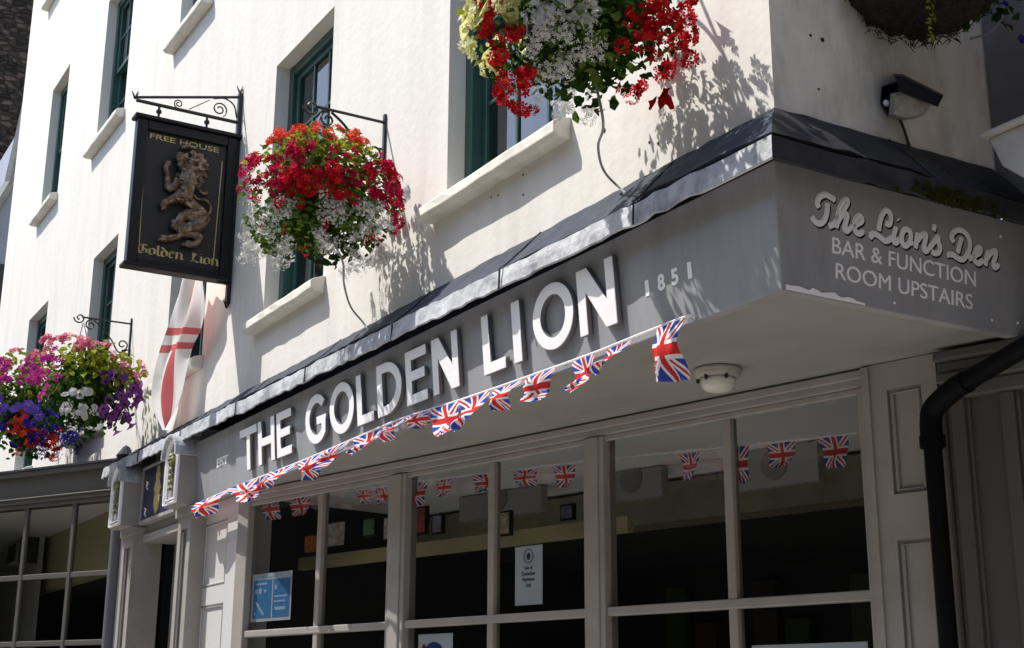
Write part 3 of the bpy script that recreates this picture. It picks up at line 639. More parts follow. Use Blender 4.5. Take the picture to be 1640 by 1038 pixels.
b.build('pictograms', m_pale, t)
t = notice('notice', 'white notice with a round symbol and four lines of print in the middle window', 'notice', 2.492, 2.694, 2.14, 2.437)
b = MB(); mN = MC @ Matrix(((1, 0, 0, 0), (0, 0, 1, 0), (0, 1, 0, 0), (0, 0, 0, 1)))
b.tube([(2.593+.034*math.cos(R(q)), -.055, 2.385+.034*math.sin(R(q))) for q in range(0, 360, 20)], .0025, 4, MC, closed=True)
b.prism([(2.58, 2.37), (2.60, 2.365), (2.608, 2.385), (2.603, 2.40), (2.59, 2.402), (2.578, 2.388)], -.0545, mN, h0=-.0555)
b.build('symbol', m_ink, t)
fnn = lambda s_, z, off: frame(cpt(s_, off, z), tuple(ec), (0, 0, 1))
for k, (tx, wd) in enumerate((('Use of', .06), ('Contactless', .10), ('Payments', .09), ('Only', .04))):
    text_mesh('print_line', tx, .026, m_ink, fnn(2.593-wd/2, 2.318-k*.029, -.0548), t, width=wd, weight=.0006, extrude=.0003)
t = notice('poster', 'white poster with a dark blue and red picture low in the middle window', 'poster', 1.715, 2.005, 1.62, 2.022)
b = MB(); b.prism([(1.85+.075*math.cos(R(q)), 1.93+.05*math.sin(R(q))) for q in range(0, 360, 20)], -.0545, mN, h0=-.0555); b.build('print', plain('deep_blue', (.02, .06, .22)), t)
b = MB(); b.prism([(1.735, 1.9), (1.775, 1.9), (1.785, 1.955), (1.765, 1.975), (1.74, 1.945)], -.0545, mN, h0=-.0555); b.build('red_print', plain('dull_red', (.22, .03, .03)), t)
t = notice('notice_board', 'wide pale card low in the right-hand window pane', 'card', 3.985, 4.56, 1.6, 1.902)
b = MB(); b.box((4.03, -.056, 1.64), (4.52, -.0545, 1.86), MC); b.build('print', m_pale, t)
# pictures and cards seen inside the bar
GP = 'framed pictures inside the bar'
pic_cols = [(.45, .16, .05), (.40, .40, .36), (.12, .2, .1), (.42, .4, .33), (.3, .05, .05), (.22, .24, .3), (.35, .3, .2), (.1, .12, .16)]
for i, (s_, z, wd, h) in enumerate(((.10, 2.60, .16, .13), (.36, 2.62, .20, .17), (.74, 2.66, .13, .12), (.95, 2.62, .20, .15), (1.22, 2.63, .15, .17), (1.42, 2.62, .1, .12), (1.95, 2.56, .16, .14), (2.5, 2.60, .10, .09))):
    t = thing('framed_picture', ['small orange print', 'pale square print', 'small green print', 'cream landscape print', 'dark red print', 'narrow slate print', 'tan print', 'dim blue-black print'][i]+' in a black frame hanging inside the bar window', 'picture', GP)
    b = MB(); b.box((s_, -.40, z), (s_+wd, -.375, z+h), MC); b.build('frame', m_black, t, bevel=.003)
    b = MB(); b.box((s_+.012, -.376, z+.012), (s_+wd-.012, -.372, z+h-.012), MC); b.build('print', paint('print_%s' % 'abcdefgh'[i], pic_cols[i], var=.6, scale=25, bump=0), t)
bm_ = MB(); bm_.box((-.15, -1.75, 2.72), (4.85, -1.5, 2.96), MC); bm_.build('bar_bulkhead', paint('bar_bulkhead_paint', (.20, .185, .115), var=.2), pub)
bm_ = MB(); bm_.box((-.18, -4.1, 2.715), (4.88, -1.75, 2.95), MC); bm_.build('dark_block', m_room, pub)  # dark block added to keep the room behind the bulkhead black
ws = MB(); ws.box((0, -.52, .42), (4.62, -.1, .47), MC); ws.build('bounce_bench', m_white, pub)  # unseen white bench added to bounce sun onto the ceiling
for x0_, x1_, zb_ in ((735, 866, 836), (966, 1060, 806), (1176, 1312, 788)):
    qa, qb = at(x0_, zb_, nc, nc.dot(Oc)-1.1), at(x1_, zb_-8, nc, nc.dot(Oc)-1.1); sa, sb_ = (qa-Oc).dot(ec), (qb-Oc).dot(ec)
    hp_ = MB(); hp_.box((sa, -1.16, qa.z), (sb_, -1.1, 2.975), MC); hpan = hp_.build('hanging_panel', plain('dull_panel', (.34, .34, .32)), pub)
    hp_ = MB(); hp_.lathe([(.085, -.004), (.085, .006), (.001, .007)], 20, frame(cpt((sa+sb_)/2, -1.098, qa.z+.12), tuple(ec), (0, 0, 1))); hp_.build('speaker', plain('speaker_grey', (.22, .22, .21)), hpan)
rr2_ = random.Random(8)
for k in range(16):
    hp_ = MB(); s0_ = .05+k*.30; hp_.box((s0_, -4.1, .3), (s0_+.22, -4.05, 2.6-.3*(k % 3)), MC); hp_.build('back_panel', plain('dark_panel_%s' % 'abcdefghijklmnop'[k], [c*rr2_.uniform(.4, 1.6) for c in (.05, .036, .026)], .4), pub)
bm_ = MB(); bm_.box((-.1, -.52, 2.52), (2.9, -.47, 2.60), MC); bm_.build('picture_rail', m_olive, pub)

# ------------------------------------------------------------------ bunting
def flag_mesh(A, B, tip, wt, nrm, wob, ph, sway=0.0):
    """cloth from the tape A-B down to tip; wt = width left at the tip"""
    A, B, tip = Vector(A), Vector(B), Vector(tip); nrm = Vector(nrm); nu, nv = 10, 14; vs = []; uv = []
    top = B-A
    mid = (A+B)/2
    for j in range(nv+1):
        v = j/nv
        c = mid.lerp(tip, v); wdt = 1+(wt-1)*v
        cv = c+nrm*(wob*math.sin(v*4.2+ph))*v*1.2 + top.normalized()*(sway*math.sin(v*3.1))
        for i in range(nu+1):
            u = i/nu-.5
            p = cv+top*(u*wdt)+nrm*(wob*.8*v*math.sin(u*5+ph+v*3)+wob*.45*v*math.sin(u*12+ph*2+v*5)+wob*.25*math.sin(v*11+u*7+ph)*v)
            vs.append(p); uv.append((i/nu, 1-v))
    fs = [(j*(nu+1)+i, j*(nu+1)+i+1, (j+1)*(nu+1)+i+1, (j+1)*(nu+1)+i) for j in range(nv) for i in range(nu)]
    return vs, fs, uv
def cloth_obj(name, vs, fs, uv, mat, parent):
    me = bpy.data.meshes.new(name); me.from_pydata([tuple(v) for v in vs], [], fs); me.materials.append(mat)
    ul = me.uv_layers.new(name='UVMap')
    for l in me.loops: ul.data[l.index].uv = uv[l.vertex_index]
    me.polygons.foreach_set('use_smooth', [True]*len(me.polygons))
    o = bpy.data.objects.new(name, me); C.objects.link(o); o.parent = parent
    return o
bt = thing('bunting', 'string of small union flags blowing along the lower edge of the grey fascia', 'bunting')
YB = -.135
# (string start px, string end px, tip px, tip width, tip depth towards the street)
FL = [((309,808),(372,782),(318,832),.4,.06),((360,785),(412,765),(398,806),.45,.07),((392,776),(436,755),(398,792),.25,.05),((428,757),(476,742),(432,782),.25,.07),((476,742),(520,724),(488,768),.22,.04),
      ((520,722),(562,706),(505,752),.2,.06),((566,703),(622,682),(574,728),.2,.06),((612,686),(652,668),(618,706),.3,.03),((650,668),(694,656),(660,684),.45,.03),((690,655),(736,642),(712,706),.62,.09),
      ((734,642),(786,624),(738,690),.3,.07),((788,626),(838,608),(794,656),.25,.07),((842,606),(892,588),(850,640),.45,.05),((916,580),(952,566),(922,628),.35,.06),((972,560),(1014,543),(957,600),.22,.05),((1054,521),(1097,508),(1068,608),.86,.05)]
strp = [Yp(305, 812, YB), Yp(380, 779, YB), Yp(480, 740, YB), Yp(560, 706, YB), Yp(640, 672, YB), Yp(740, 640, YB), Yp(850, 602, YB), Yp(950, 566, YB), Yp(1020, 538, YB), Yp(1098, 508, YB), Yp(1112, 508, YB+.03)]
b = MB(); b.tube(smooth_pts(strp, 6), .006, 6); b.build('tape', m_string, bt)
for i, (a, b_, tp, wt, dp) in enumerate(FL):
    mx_, my_ = (a[0]+b_[0])/2, (a[1]+b_[1])/2; gk = .82 if i in (0, 1, 9) else 1.0 if i < 15 else 1.0; tp = (mx_+(tp[0]-mx_)*gk, my_+(tp[1]-my_)*gk)
    vs, fs, uv = flag_mesh(Yp(*a, YB-.004), Yp(*b_, YB-.004), Yp(*tp, YB-dp), wt, (0, -1, 0), .032, i*1.7, .02*math.sin(i*2))
    cloth_obj('flag', vs, fs, uv, m_jack, bt)
bi = thing('bunting', 'row of union flag pennants hung on a tape inside the shop window', 'bunting')
nIn = nc; OI = -.085
cp = lambda px, py, off=OI: at(px, py, nc, nc.dot(Oc)+off)
b = MB(); b.tube(smooth_pts([cp(405, 798), cp(560, 786), cp(720, 765), cp(905, 742), cp(1100, 722), cp(1240, 708), cp(1372, 694)], 6), .004, 5); b.build('tape', m_string, bi)
for i, (a, b_, tp, wt) in enumerate((((414,803),(450,798),(434,832),.6),((460,798),(496,793),(480,826),.6),((506,800),(528,794),(516,814),.5),((568,786),(596,783),(582,806),.5),((600,781),(624,778),(612,810),.6),((646,776),(684,770),(668,810),.6),
        ((700,770),(730,765),(702,795),.35),((756,762),(798,757),(776,788),.7),((820,755),(860,751),(842,778),.8),((884,748),(922,744),(902,780),.5),((1088,728),(1120,724),(1102,770),.4),((1160,718),(1200,713),(1182,774),.5),((1228,712),(1274,706),(1248,748),.7),((1308,702),(1358,696),(1340,750),.6))):
    vs, fs, uv = flag_mesh(cp(*a), cp(*b_), cp(*tp, OI+rnd.uniform(-.012, .012)), wt, nc, .014, i*2.3, .008)
    cloth_obj('flag', vs, fs, uv, m_jack, bi)

# ------------------------------------------------------------------ hanging sign
SX = -5.82
hs = thing('pub_sign', 'black hanging sign board with a bronze rampant lion relief on an iron wall bracket', 'sign')
ys, z0, z1 = (-.755, -.045), 4.645, 5.695
MS = frame((SX, 0, 0), (0, 1, 0), (0, 0, 1))          # local (y, z, outward +x)
b = MB(); b.box((ys[0], z0, -.03), (ys[1], z1, .0), MS); board = b.build('board', m_board, hs)
b = MB(); t_ = .055
for (a, c, d, e) in ((ys[0]-.02, z0-.02, ys[0]+t_, z1+.02), (ys[1]-t_, z0-.02, ys[1]+.02, z1+.02), (ys[0]+t_, z0-.02, ys[1]-t_, z0+.028), (ys[0]+t_, z1-t_, ys[1]-t_, z1+.02)):
    b.box((a, c, -.055), (d, e, .028), MS)
b.box((ys[0]-.045, z1+.02, -.07), (ys[1]+.045, z1+.05, .05), MS); b.box((ys[0]-.045, z0-.05, -.07), (ys[1]+.03, z0-.02, .05), MS)
b.build('frame', m_black, hs, bevel=.008)
b = MB()
g = .135
for pa, pb in (((232, 232), (222, 405)), ((356, 258), (342, 414))): b = MB(); b.tube([Xp(*pa, SX+.003), Xp(*pb, SX+.003)], .0045, 5); b.build('gold_line', m_gold, hs)
fa_, fb_ = Xp(240, 221, SX), Xp(350, 245, SX)
text_mesh('lettering', 'FREE HOUSE', .056, m_gold, frame(fa_+Vector((.002, 0, 0)), fb_-fa_, (0, 0, 1)), hs, width=(fb_-fa_).length, weight=.0005)
# black letter strokes, broad nib
BL = {'G': (1.0, [[(.85,1.25),(.45,1.35),(.1,1.0),(.1,.35),(.4,0),(.85,.2),(.85,.65),(.5,.75)], [(.5,1.2),(.5,.3)]]), 'o': (.72, [[(.12,.15),(.12,.8),(.35,1.0)], [(.35,1.0),(.58,.8),(.58,.2),(.32,0),(.12,.15)]]),
      'l': (.38, [[(.1,1.5),(.15,1.4),(.15,.15),(.3,0)]]), 'd': (.72, [[(.12,.15),(.12,.8),(.58,.75),(.58,.2),(.32,0),(.12,.15)], [(.58,.75),(.1,1.35)]]), 'e': (.62, [[(.52,.15),(.32,0),(.12,.2),(.12,.8),(.32,1.0),(.52,.75),(.14,.5)]]),
      'n': (.78, [[(.05,.9),(.15,1.0),(.15,0)], [(.15,.8),(.4,1.0),(.6,.8),(.6,.15),(.72,0)]]), 'L': (.95, [[(.15,1.3),(.35,1.4),(.35,.25),(.15,0)], [(.35,.6),(.6,1.3)], [(.15,.05),(.5,.2),(.85,0)]]), 'i': (.34, [[(.05,.9),(.15,1.0),(.15,.15),(.28,0)], [(.1,1.3),(.2,1.4)]]), ' ': (.55, [])}
b = MB(); x = 0; hgt = .05; tw = sum(BL[c][0] for c in 'Golden Lion'); ga_, gb_ = Xp(219, 404, SX), Xp(350, 427, SX); sc_ = (gb_.y-ga_.y)/tw; k = 0
for c in 'Golden Lion':
    for stk in BL[c][1]:
        for i in range(len(stk)-1):
            n1 = (.10, .05); p, q = stk[i], stk[i+1]
            X = lambda p_, s_: (ga_.y+(x+p_[0]+s_*n1[0])*sc_, ga_.z+(gb_.z-ga_.z)*x/tw+(p_[1]+s_*n1[1])*hgt)
            vs = [X(p, -1), X(p, 1), X(q, 1), X(q, -1)]; k += 1; h = .002+.00006*k
            b.add([(*v, h) for v in vs], [(0, 1, 2, 3)], MS)
    x += BL[c][0]
b.build('blackletter', m_gold, hs, recalc=False)
# the lion relief
Lq = lambda x, y: (230+x/5.19, 220+y/5.19)
def lp_(x, y, h): 
    p = Xp(*Lq(x, y), SX); return Vector((SX+h, p.y, p.z))
limbs = [([(355,190,.02),(370,260,.03),(360,350,.04),(345,450,.045),(350,530,.035),(420,600,.03),(480,650,.03)], [.05,.07,.075,.07,.055,.05,.055]),
         ([(300,170,.045),(270,190,.05),(250,180,.05)], [.045,.034,.022]), ([(300,205,.04),(285,245,.045),(265,250,.04)], [.03,.022,.014]),
         ([(300,330,.03),(240,420,.03),(195,430,.025),(190,330,.025),(175,270,.025),(195,215,.03)], [.045,.036,.03,.026,.024,.032]),
         ([(310,480,.04),(240,520,.035),(190,545,.03),(150,565,.035),(165,595,.035)], [.05,.04,.034,.036,.026]),
         ([(480,650,.035),(430,690,.05),(330,660,.045),(260,740,.04),(230,770,.035)], [.06,.062,.05,.04,.032]), ([(230,770,.035),(260,700,.035),(220,720,.03)], [.03,.022,.018]),
         ([(500,680,.035),(440,745,.05),(320,780,.045),(290,790,.04),(380,820,.04),(450,835,.035),(440,880,.035),(390,905,.04),(330,890,.04)], [.055,.06,.05,.042,.036,.034,.032,.034,.03]),
         ([(300,790,.03),(280,830,.03),(200,850,.035),(130,850,.035)], [.035,.03,.03,.034]),
         ([(500,680,.03),(545,620,.03),(535,560,.03),(490,530,.028),(440,525,.026),(400,480,.026),(400,440,.026),(440,440,.026),(490,480,.028),(515,465,.03)], [.018,.014,.013,.013,.012,.012,.012,.012,.014,.026]),
         ([(300,95,.03),(350,92,.035),(430,105,.03)], [.018,.02,.018])]
lb = MB()
for pts, rs in limbs:
    P3 = smooth_pts([lp_(*p) for p in pts], 4); rr = []
    for i in range(len(rs)-1): rr += [rs[i]+(rs[i+1]-rs[i])*j/4 for j in range(4)]
    rr.append(rs[-1]); rr = [x*.86 for x in rr]
    lb.tube(P3, rr, 8); 
for i in range(120):                                     # locks of the mane and chest
    a = rnd.uniform(0, 6.28); d = rnd.random()**.55; x = 400+105*d*math.cos(a); y = 280+150*d*math.sin(a)
    if i > 85: x = rnd.uniform(250, 400); y = rnd.uniform(330, 540)
    h = .085-.03*d; p0 = lp_(x, y, h); p1 = lp_(x+rnd.uniform(-22, 22), y+rnd.uniform(28, 44), h-.02); lb.tube([p0, p0.lerp(p1, .4)+Vector((.022, 0, 0)), p1], [.012, .021, .004], 6)
for cx_, cy_ in ((195,215),(160,595),(130,850),(330,890)):   # claws
    for k in range(4): p0 = lp_(cx_-6+k*9-12, cy_+8, .05); p1 = lp_(cx_-22+k*10-8, cy_+22, .04); lb.tube([p0, p1], [.013, .005], 5)
lion = lb.build('lion_relief', m_bronze, hs)
rmod = lion.modifiers.new('remesh', 'REMESH'); rmod.mode = 'VOXEL'; rmod.voxel_size = .004; rmod.use_smooth_shade = True
# iron bracket of the sign
b = MB(); zt = 5.86
b.box((SX-.035, -.03, 4.44), (SX+.005, -.0, 6.10)); b.tube([(SX-.015, -.03, zt), (SX-.015, -.79, zt)], .014, 6); b.tube([(SX-.015, -.015, 6.07), (SX-.015, -.80, zt+.02)], .011, 6)
b.build('bracket_bars', m_iron, hs)
def spiral(c, r0_, r1_, a0, turns, n, ax, ay):
    return [Vector(c)+Vector(ax)*((r0_+(r1_-r0_)*i/n)*math.cos(a0+turns*6.283*i/n))+Vector(ay)*((r0_+(r1_-r0_)*i/n)*math.sin(a0+turns*6.283*i/n)) for i in range(n+1)]
b = MB()
b.tube(spiral((SX-.015, -.17, 5.935), .06, .015, -1.0, 1.6, 26, (0, 1, 0), (0, 0, 1)), .006, 5); b.tube(spiral((SX-.015, -.48, 5.905), .035, .01, -1.2, 1.5, 20, (0, -1, 0), (0, 0, 1)), .005, 5)
b.tube(smooth_pts([(SX-.015, -.035, 5.90), (SX-.015, -.06, 5.99), (SX-.015, -.13, 6.03), (SX-.015, -.22, 6.01)], 5), .006, 5); b.tube([(SX-.015, -.25, 5.99), (SX-.015, -.40, 5.88)], .004, 4)
b.build('bracket_scrolls', m_iron, hs)
b = MB()
for y in (-.62, -.26): b.tube([(SX-.015, y, zt), (SX-.015, y, z1+.04)], .01, 6); b.lathe([(.02, -.012), (.022, 0), (.015, .014)], 8, Matrix.Translation((SX-.015, y, zt-.05)))
for (y, z) in ((-.80, zt+.03), (-.02, 6.12), (-.02, 4.43)): 
    for q in range(4): b.tube([(SX-.015, y, z-.02), (SX-.015+.02*math.cos(q*1.57), y+.03*math.sin(q*1.57+.5), z+.035)], [.009, .003], 5)
b.box((SX-.03, -.10, 4.585), (SX+.0, -.0, 4.62)); b.box((SX-.03, -.04, 5.50), (SX, 0, 5.535))
b.build('hangers', m_iron, hs)

# ------------------------------------------------------------------ draped flag behind the sign
fl = thing('draped_flag', 'long white flag with a red cross hanging twisted behind the black pub sign', 'flag')
YF = -.145
Lft = [(300,420),(296,447),(284,485),(272,525),(258,565),(247,605),(243,635),(248,665),(264,688)]
Rgt = [(338,420),(326,447),(325,490),(316,525),(302,555),(296,590),(291,630),(283,660),(268,690)]
n_ = 40; L2 = smooth_pts([Yp(*p, YF) for p in Lft], 5); R2 = smooth_pts([Yp(*p, YF) for p in Rgt], 5); nu = 16; vs = []; uv = []
for j in range(len(L2)):
    v = j/(len(L2)-1); k = math.sin(min(1, v*1.2)*math.pi)*.5+.5
    for i in range(nu+1):
        u = i/nu; p = L2[j].lerp(R2[j], u); p = p+Vector((0, -1, 0))*(.026*k*math.sin(u*9+v*5)+.016*math.sin(u*15-v*7))+Vector((.05*math.sin(v*8)*(u-.5), 0, 0)); vs.append(p); uv.append((u, 1-v))
cloth_obj('cloth', vs, [(j*(nu+1)+i, j*(nu+1)+i+1, (j+1)*(nu+1)+i+1, (j+1)*(nu+1)+i) for j in range(len(L2)-1) for i in range(nu)], uv, m_cross, fl)
b = MB(); pA = Yp(318, 400, YF); b.tube([(pA.x-.3, -.02, pA.z+.1), (pA.x, YF, pA.z+.1), (pA.x+.12, YF, pA.z+.1)], .012, 8); b.build('flag_pole', m_iron, fl)

# ------------------------------------------------------------------ flower baskets
def floret(mb, c, n, r, k=5, cup=.25):
    n = Vector(n).normalized(); a = n.orthogonal().normalized(); b_ = n.cross(a); c = Vector(c); ph = rnd.random()*6.28
    vs = [c]; 
    for i in range(k):
        q = ph+6.283*i/k
        for dq, rr in ((-.42, .75), (0, 1.0), (.42, .75)):
            vs.append(c+(a*math.cos(q+dq)+b_*math.sin(q+dq))*r*rr+n*r*cup*(rr))
    fs = []
    for i in range(k): fs += [(0, 1+3*i, 2+3*i, 3+3*i)]
    mb.add(vs, fs)
def head_mesh(kind):
    mb = MB()
    if kind == 'geranium':
        for i in range(13):
            d = Vector((rnd.gauss(0, 1), rnd.gauss(0, 1), abs(rnd.gauss(0, .6)))).normalized(); floret(mb, Vector((d.x*.036, d.y*.036, d.z*.022))*rnd.uniform(.7, 1.15), d+Vector((rnd.gauss(0, .25), rnd.gauss(0, .25), .35)), .0215)
    elif kind == 'petunia':
        k = 10; vs = [(0, 0, -.018)]
        for r_, z in ((.010, -.006), (.026, .006), (.036, .007)):
            for i in range(k): q = 6.283*i/k; rr = r_*(1 + (.10 if i % 2 else -.06)*(r_ > .02)); vs.append((rr*math.cos(q), rr*math.sin(q), z+(.004*math.sin(5*q) if r_ > .03 else 0)))
        mb.mi = 1; mb.add(vs, [(0, 1+i, 1+(i+1) % k) for i in range(k)])
        mb.mi = 0; b0 = 1
        for j in range(2): mb.add(vs, [(1+j*k+i, 1+j*k+(i+1) % k, 1+(j+1)*k+(i+1) % k, 1+(j+1)*k+i) for i in range(k)])
    elif kind == 'spray':
        for i in range(34):
            d = Vector((rnd.gauss(0, 1), rnd.gauss(0, 1), rnd.gauss(0, 1))).normalized()*rnd.uniform(.3, 1); floret(mb, d*.055, d+Vector((0, 0, .3)), .0105, 4)
    return mb
head_cache = {}
def head(kind, colr, variant):
    key = (kind, colr, variant)
    if key not in head_cache:
        o = head_mesh(kind).build({'geranium': 'geranium_head', 'petunia': 'petunia_flower', 'spray': 'tiny_flower_spray'}[kind], [P[colr], P['heart' if colr in ('purple', 'magenta', 'blue', 'crimson') else colr]], recalc=False)
        C.objects.unlink(o); head_cache[key] = o
    return head_cache[key]
def leaf(mb, c, n, L, mi):
    n = Vector(n).normalized(); a = Vector((rnd.gauss(0, 1), rnd.gauss(0, 1), rnd.gauss(0, 1)-.5)); a = (a-n*a.dot(n)).normalized(); b_ = n.cross(a); c = Vector(c); mb.mi = mi
    wd = L*rnd.uniform(.28, .42); f = n*L*.12
    w2 = wd*.78
    mb.add([c, c+a*L*.25+b_*w2+f, c+a*L*.62+b_*wd+f, c+a*L-f*.8, c+a*L*.62-b_*wd+f, c+a*L*.25-b_*w2+f, c+a*L*.5], [(0, 1, 6), (1, 2, 6), (2, 3, 6), (3, 4, 6), (4, 5, 6), (5, 0, 6)])
def basket(label, centre, Rr, Rz, specs, leaves, bowl_r, group, limes=(), hang=None, seed=1, trail=(), leafsize=.05, tint=(1, 1)):
    global rnd
    rnd = random.Random(seed)
    root = thing('hanging_basket', label, 'flower basket', group); c0 = Vector(centre)
    d = (c0-CAM); d.z = 0; d.normalize(); rr_ = d.cross(Vector((0, 0, 1)))
    mpp = (c0-CAM).dot(fw)/F_PX; W0 = c0
    def loc(a, b_, dep): return c0+rr_*(a*Rr)+Vector((0, 0, b_*Rz))-d*(dep*Rr)
    bw = MB(); prof = [(.02, -bowl_r*.95)]+[(bowl_r*math.cos(R(q)), bowl_r*.95*math.sin(R(q))) for q in range(-75, 1, 15)]+[(bowl_r*.9, .03)]
    bw.lathe(prof, 20, Matrix.Translation(c0+Vector((0, 0, -.02)))); bw.build('basket', m_coir, root)
    if hang:
        ch_ = MB()
        for q in range(3): ch_.tube([c0+Vector((bowl_r*.9*math.cos(q*2.09), bowl_r*.9*math.sin(q*2.09), 0)), Vector(hang)], .004, 5)
        ch_.build('chains', m_iron, root)
    fo = MB()
    for i in range(leaves):
        v = Vector((rnd.gauss(0, 1), rnd.gauss(0, 1), rnd.gauss(0, 1))).normalized(); q = rnd.uniform(.25, 1.0)**.6
        lump = .82+.18*math.sin(v.x*5+seed)*math.sin(v.z*6+seed*2)+.1*math.sin(v.y*9)
        p = Vector((v.x*Rr, v.y*Rr, v.z*Rz))*q*lump*.93
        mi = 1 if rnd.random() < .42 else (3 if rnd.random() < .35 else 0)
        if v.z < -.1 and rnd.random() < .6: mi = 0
        leaf(fo, c0+p, v+Vector((rnd.gauss(0, .5), rnd.gauss(0, .5), .4)), leafsize*rnd.uniform(.6, 1.3), mi)
    for (a, b_, sa, sb, n, mi) in limes:
        for i in range(n):
            x, y = rnd.gauss(a, sa), rnd.gauss(b_, sb); kk = math.hypot(x, y); (x, y) = (x, y) if kk < .98 else (x/kk*.95, y/kk*.95); dep = math.sqrt(max(.02, 1-min(1, x*x+y*y)))*rnd.uniform(.75, 1.08)
            leaf(fo, loc(x, y, dep), -d+Vector((rnd.gauss(0, .5), rnd.gauss(0, .5), .8)), leafsize*rnd.uniform(.6, 1.2), mi)
    for (a, b_, ln) in trail:
        p = loc(a, b_, math.sqrt(max(.03, 1-a*a-b_*b_)))
        for i in range(int(ln/.012)): p = p+Vector((rnd.gauss(0, .006), rnd.gauss(0, .006), -.012)); leaf(fo, p, (rnd.gauss(0, 1), rnd.gauss(0, 1), .5), leafsize*.5, rnd.choice((1, 3, 2)))
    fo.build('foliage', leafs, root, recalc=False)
    for (kind, colr, n, a, b_, sa, sb, size) in specs:
        for i in range(n):
            x, y = a+rnd.uniform(-1, 1)*sa, b_+rnd.uniform(-1, 1)*sb; rr2 = x*x+y*y
            dep = math.sqrt(max(.0, 1-min(1, rr2)))*rnd.uniform(.88, 1.12)
            if rnd.random() < .16: dep = -dep
            p = loc(x, y, dep); nn = (p-c0)+Vector((0, 0, .10)); nn = nn.normalized()+Vector((rnd.gauss(0, .3), rnd.gauss(0, .3), rnd.gauss(0, .3)))
            src = head(kind, colr, rnd.randrange(4)); o = src.copy(); C.objects.link(o); o.parent = root
            s_ = size*rnd.uniform(.75, 1.2); o.matrix_local = Matrix.Translation(p) @ nn.to_track_quat('Z', 'Y').to_matrix().to_4x4() @ Matrix.Rotation(rnd.random()*6.28, 4, 'Z') @ Matrix.Scale(s_, 4)
    return root
GB = 'hanging flower baskets on the pub front'
b2 = Vector((-3.15, -.43, 4.275))
basket('red geranium basket with two white trailing lobes hanging beside the black pub sign', b2, .44, .41,
       [('geranium', 'scarlet', 26, -.10, .74, .55, .26, .85), ('geranium', 'scarlet', 6, .38, .72, .2, .15, .75), ('geranium', 'crimson', 34, -.60, .20, .36, .40, .85), ('geranium', 'crimson', 22, .0, .14, .4, .3, .8), ('geranium', 'crimson', 38, .70, .10, .30, .40, .85),
        ('geranium', 'red', 24, .02, -.15, .34, .2, .85), ('geranium', 'red', 10, -.38, -.2, .3, .2, .8), ('geranium', 'red', 8, .7, .0, .25, .3, .8), ('spray', 'white', 46, -.60, -.60, .28, .28, .85), ('spray', 'white', 62, .42, -.56, .42, .28, .85), ('petunia', 'crimson', 4, .1, -.5, .1, .2, .7)],
       1700, .16, GB, limes=[(-.08, .44, .30, .14, 330, 2), (.5, .2, .2, .15, 90, 2), (0, -.45, .4, .2, 120, 3), (.45, .12, .24, .2, 110, 3), (-.5, -.1, .25, .3, 90, 3), (-.62, -.62, .14, .14, 70, 3), (.42, -.52, .2, .12, 80, 3), (.0, .0, .5, .4, 120, 1)], hang=(-3.26, -.40, 4.85), seed=11, leafsize=.045)
b1 = Vector((-.70, -.45, 4.20))
b1 = Yp(924, 26, -.45)
basket('large mixed basket with white, cream and red blooms hanging near the pub corner', b1, .435, .40,
       [('petunia', 'cream', 90, -.74, .0, .28, .36, .95), ('geranium', 'cream', 24, -.70, .02, .28, .34, .95), ('petunia', 'cream', 8, .85, .35, .2, .2, 1.0), ('petunia', 'grey', 60, -.10, -.22, .27, .40, .52), ('geranium', 'white', 26, -.10, -.22, .25, .40, .62), ('spray', 'white', 34, -.10, -.66, .30, .22, .85),
        ('geranium', 'red', 17, -.66, -.36, .16, .2, .85), ('geranium', 'red', 13, -.54, -.64, .16, .2, .75), ('geranium', 'red', 26, .80, -.14, .22, .36, .85), ('geranium', 'red', 20, .60, -.42, .24, .26, .85), ('petunia', 'red', 4, .70, -.86, .10, .08, .9), ('geranium', 'red', 2, -.5, -.92, .06, .05, .8)],
       2200, .20, GB, limes=[(-.62, .1, .25, .25, 200, 2), (-.05, .1, .14, .2, 60, 2), (-.05, -.55, .25, .2, 160, 3), (.5, -.3, .2, .3, 90, 0)], hang=(b1.x, -.40, 4.75), seed=5, leafsize=.045)
b3 = Yp(138, 628, -.50)
basket('pink and purple petunia basket with lime leaves hanging left of the draped flag', b3, .47, .47,
       [('geranium', 'pink', 9, -.55, .78, .28, .16, 1.1), ('geranium', 'pink', 8, .1, .62, .3, .14, 1.1), ('geranium', 'pink', 8, .72, .38, .2, .24, 1.15), ('geranium', 'magenta', 14, -.72, .3, .25, .3, 1.05), ('petunia', 'purple', 40, .58, -.22, .34, .36, 1.2), ('petunia', 'white', 16, -.12, -.38, .28, .2, .9), ('spray', 'white', 6, -.1, -.45, .3, .2, .9)],
       1200, .19, GB, limes=[(.05, .4, .3, .16, 240, 2), (.55, .25, .2, .16, 100, 2), (.1, .05, .3, .2, 120, 0)], hang=(-8.5, -.42, 4.88), seed=21, leafsize=.06)
b4 = Yp(42, 652, -.52)
basket('blue, magenta and orange-red flower basket at the left edge above the bow window', b4, .66, .56,
       [('geranium', 'pink', 8, -.1, .72, .5, .16, 1.2), ('geranium', 'magenta', 26, -.25, .42, .55, .28, 1.2), ('petunia', 'magenta', 12, .35, .2, .3, .25, 1.4), ('petunia', 'violet', 26, -.1, -.18, .6, .2, 1.35), ('spray', 'blue', 44, .50, -.42, .34, .34, 1.4), ('petunia', 'blue', 18, -.3, -.6, .45, .2, 1.4), ('geranium', 'orange', 16, .12, -.58, .45, .22, 1.3), ('geranium', 'orange', 5, -.5, -.32, .2, .12, 1.1)],
       1200, .24, GB, limes=[(-.3, .45, .4, .2, 160, 2), (.0, -.4, .5, .3, 120, 1)], hang=(b4.x, -.42, 4.9), seed=33, leafsize=.065)

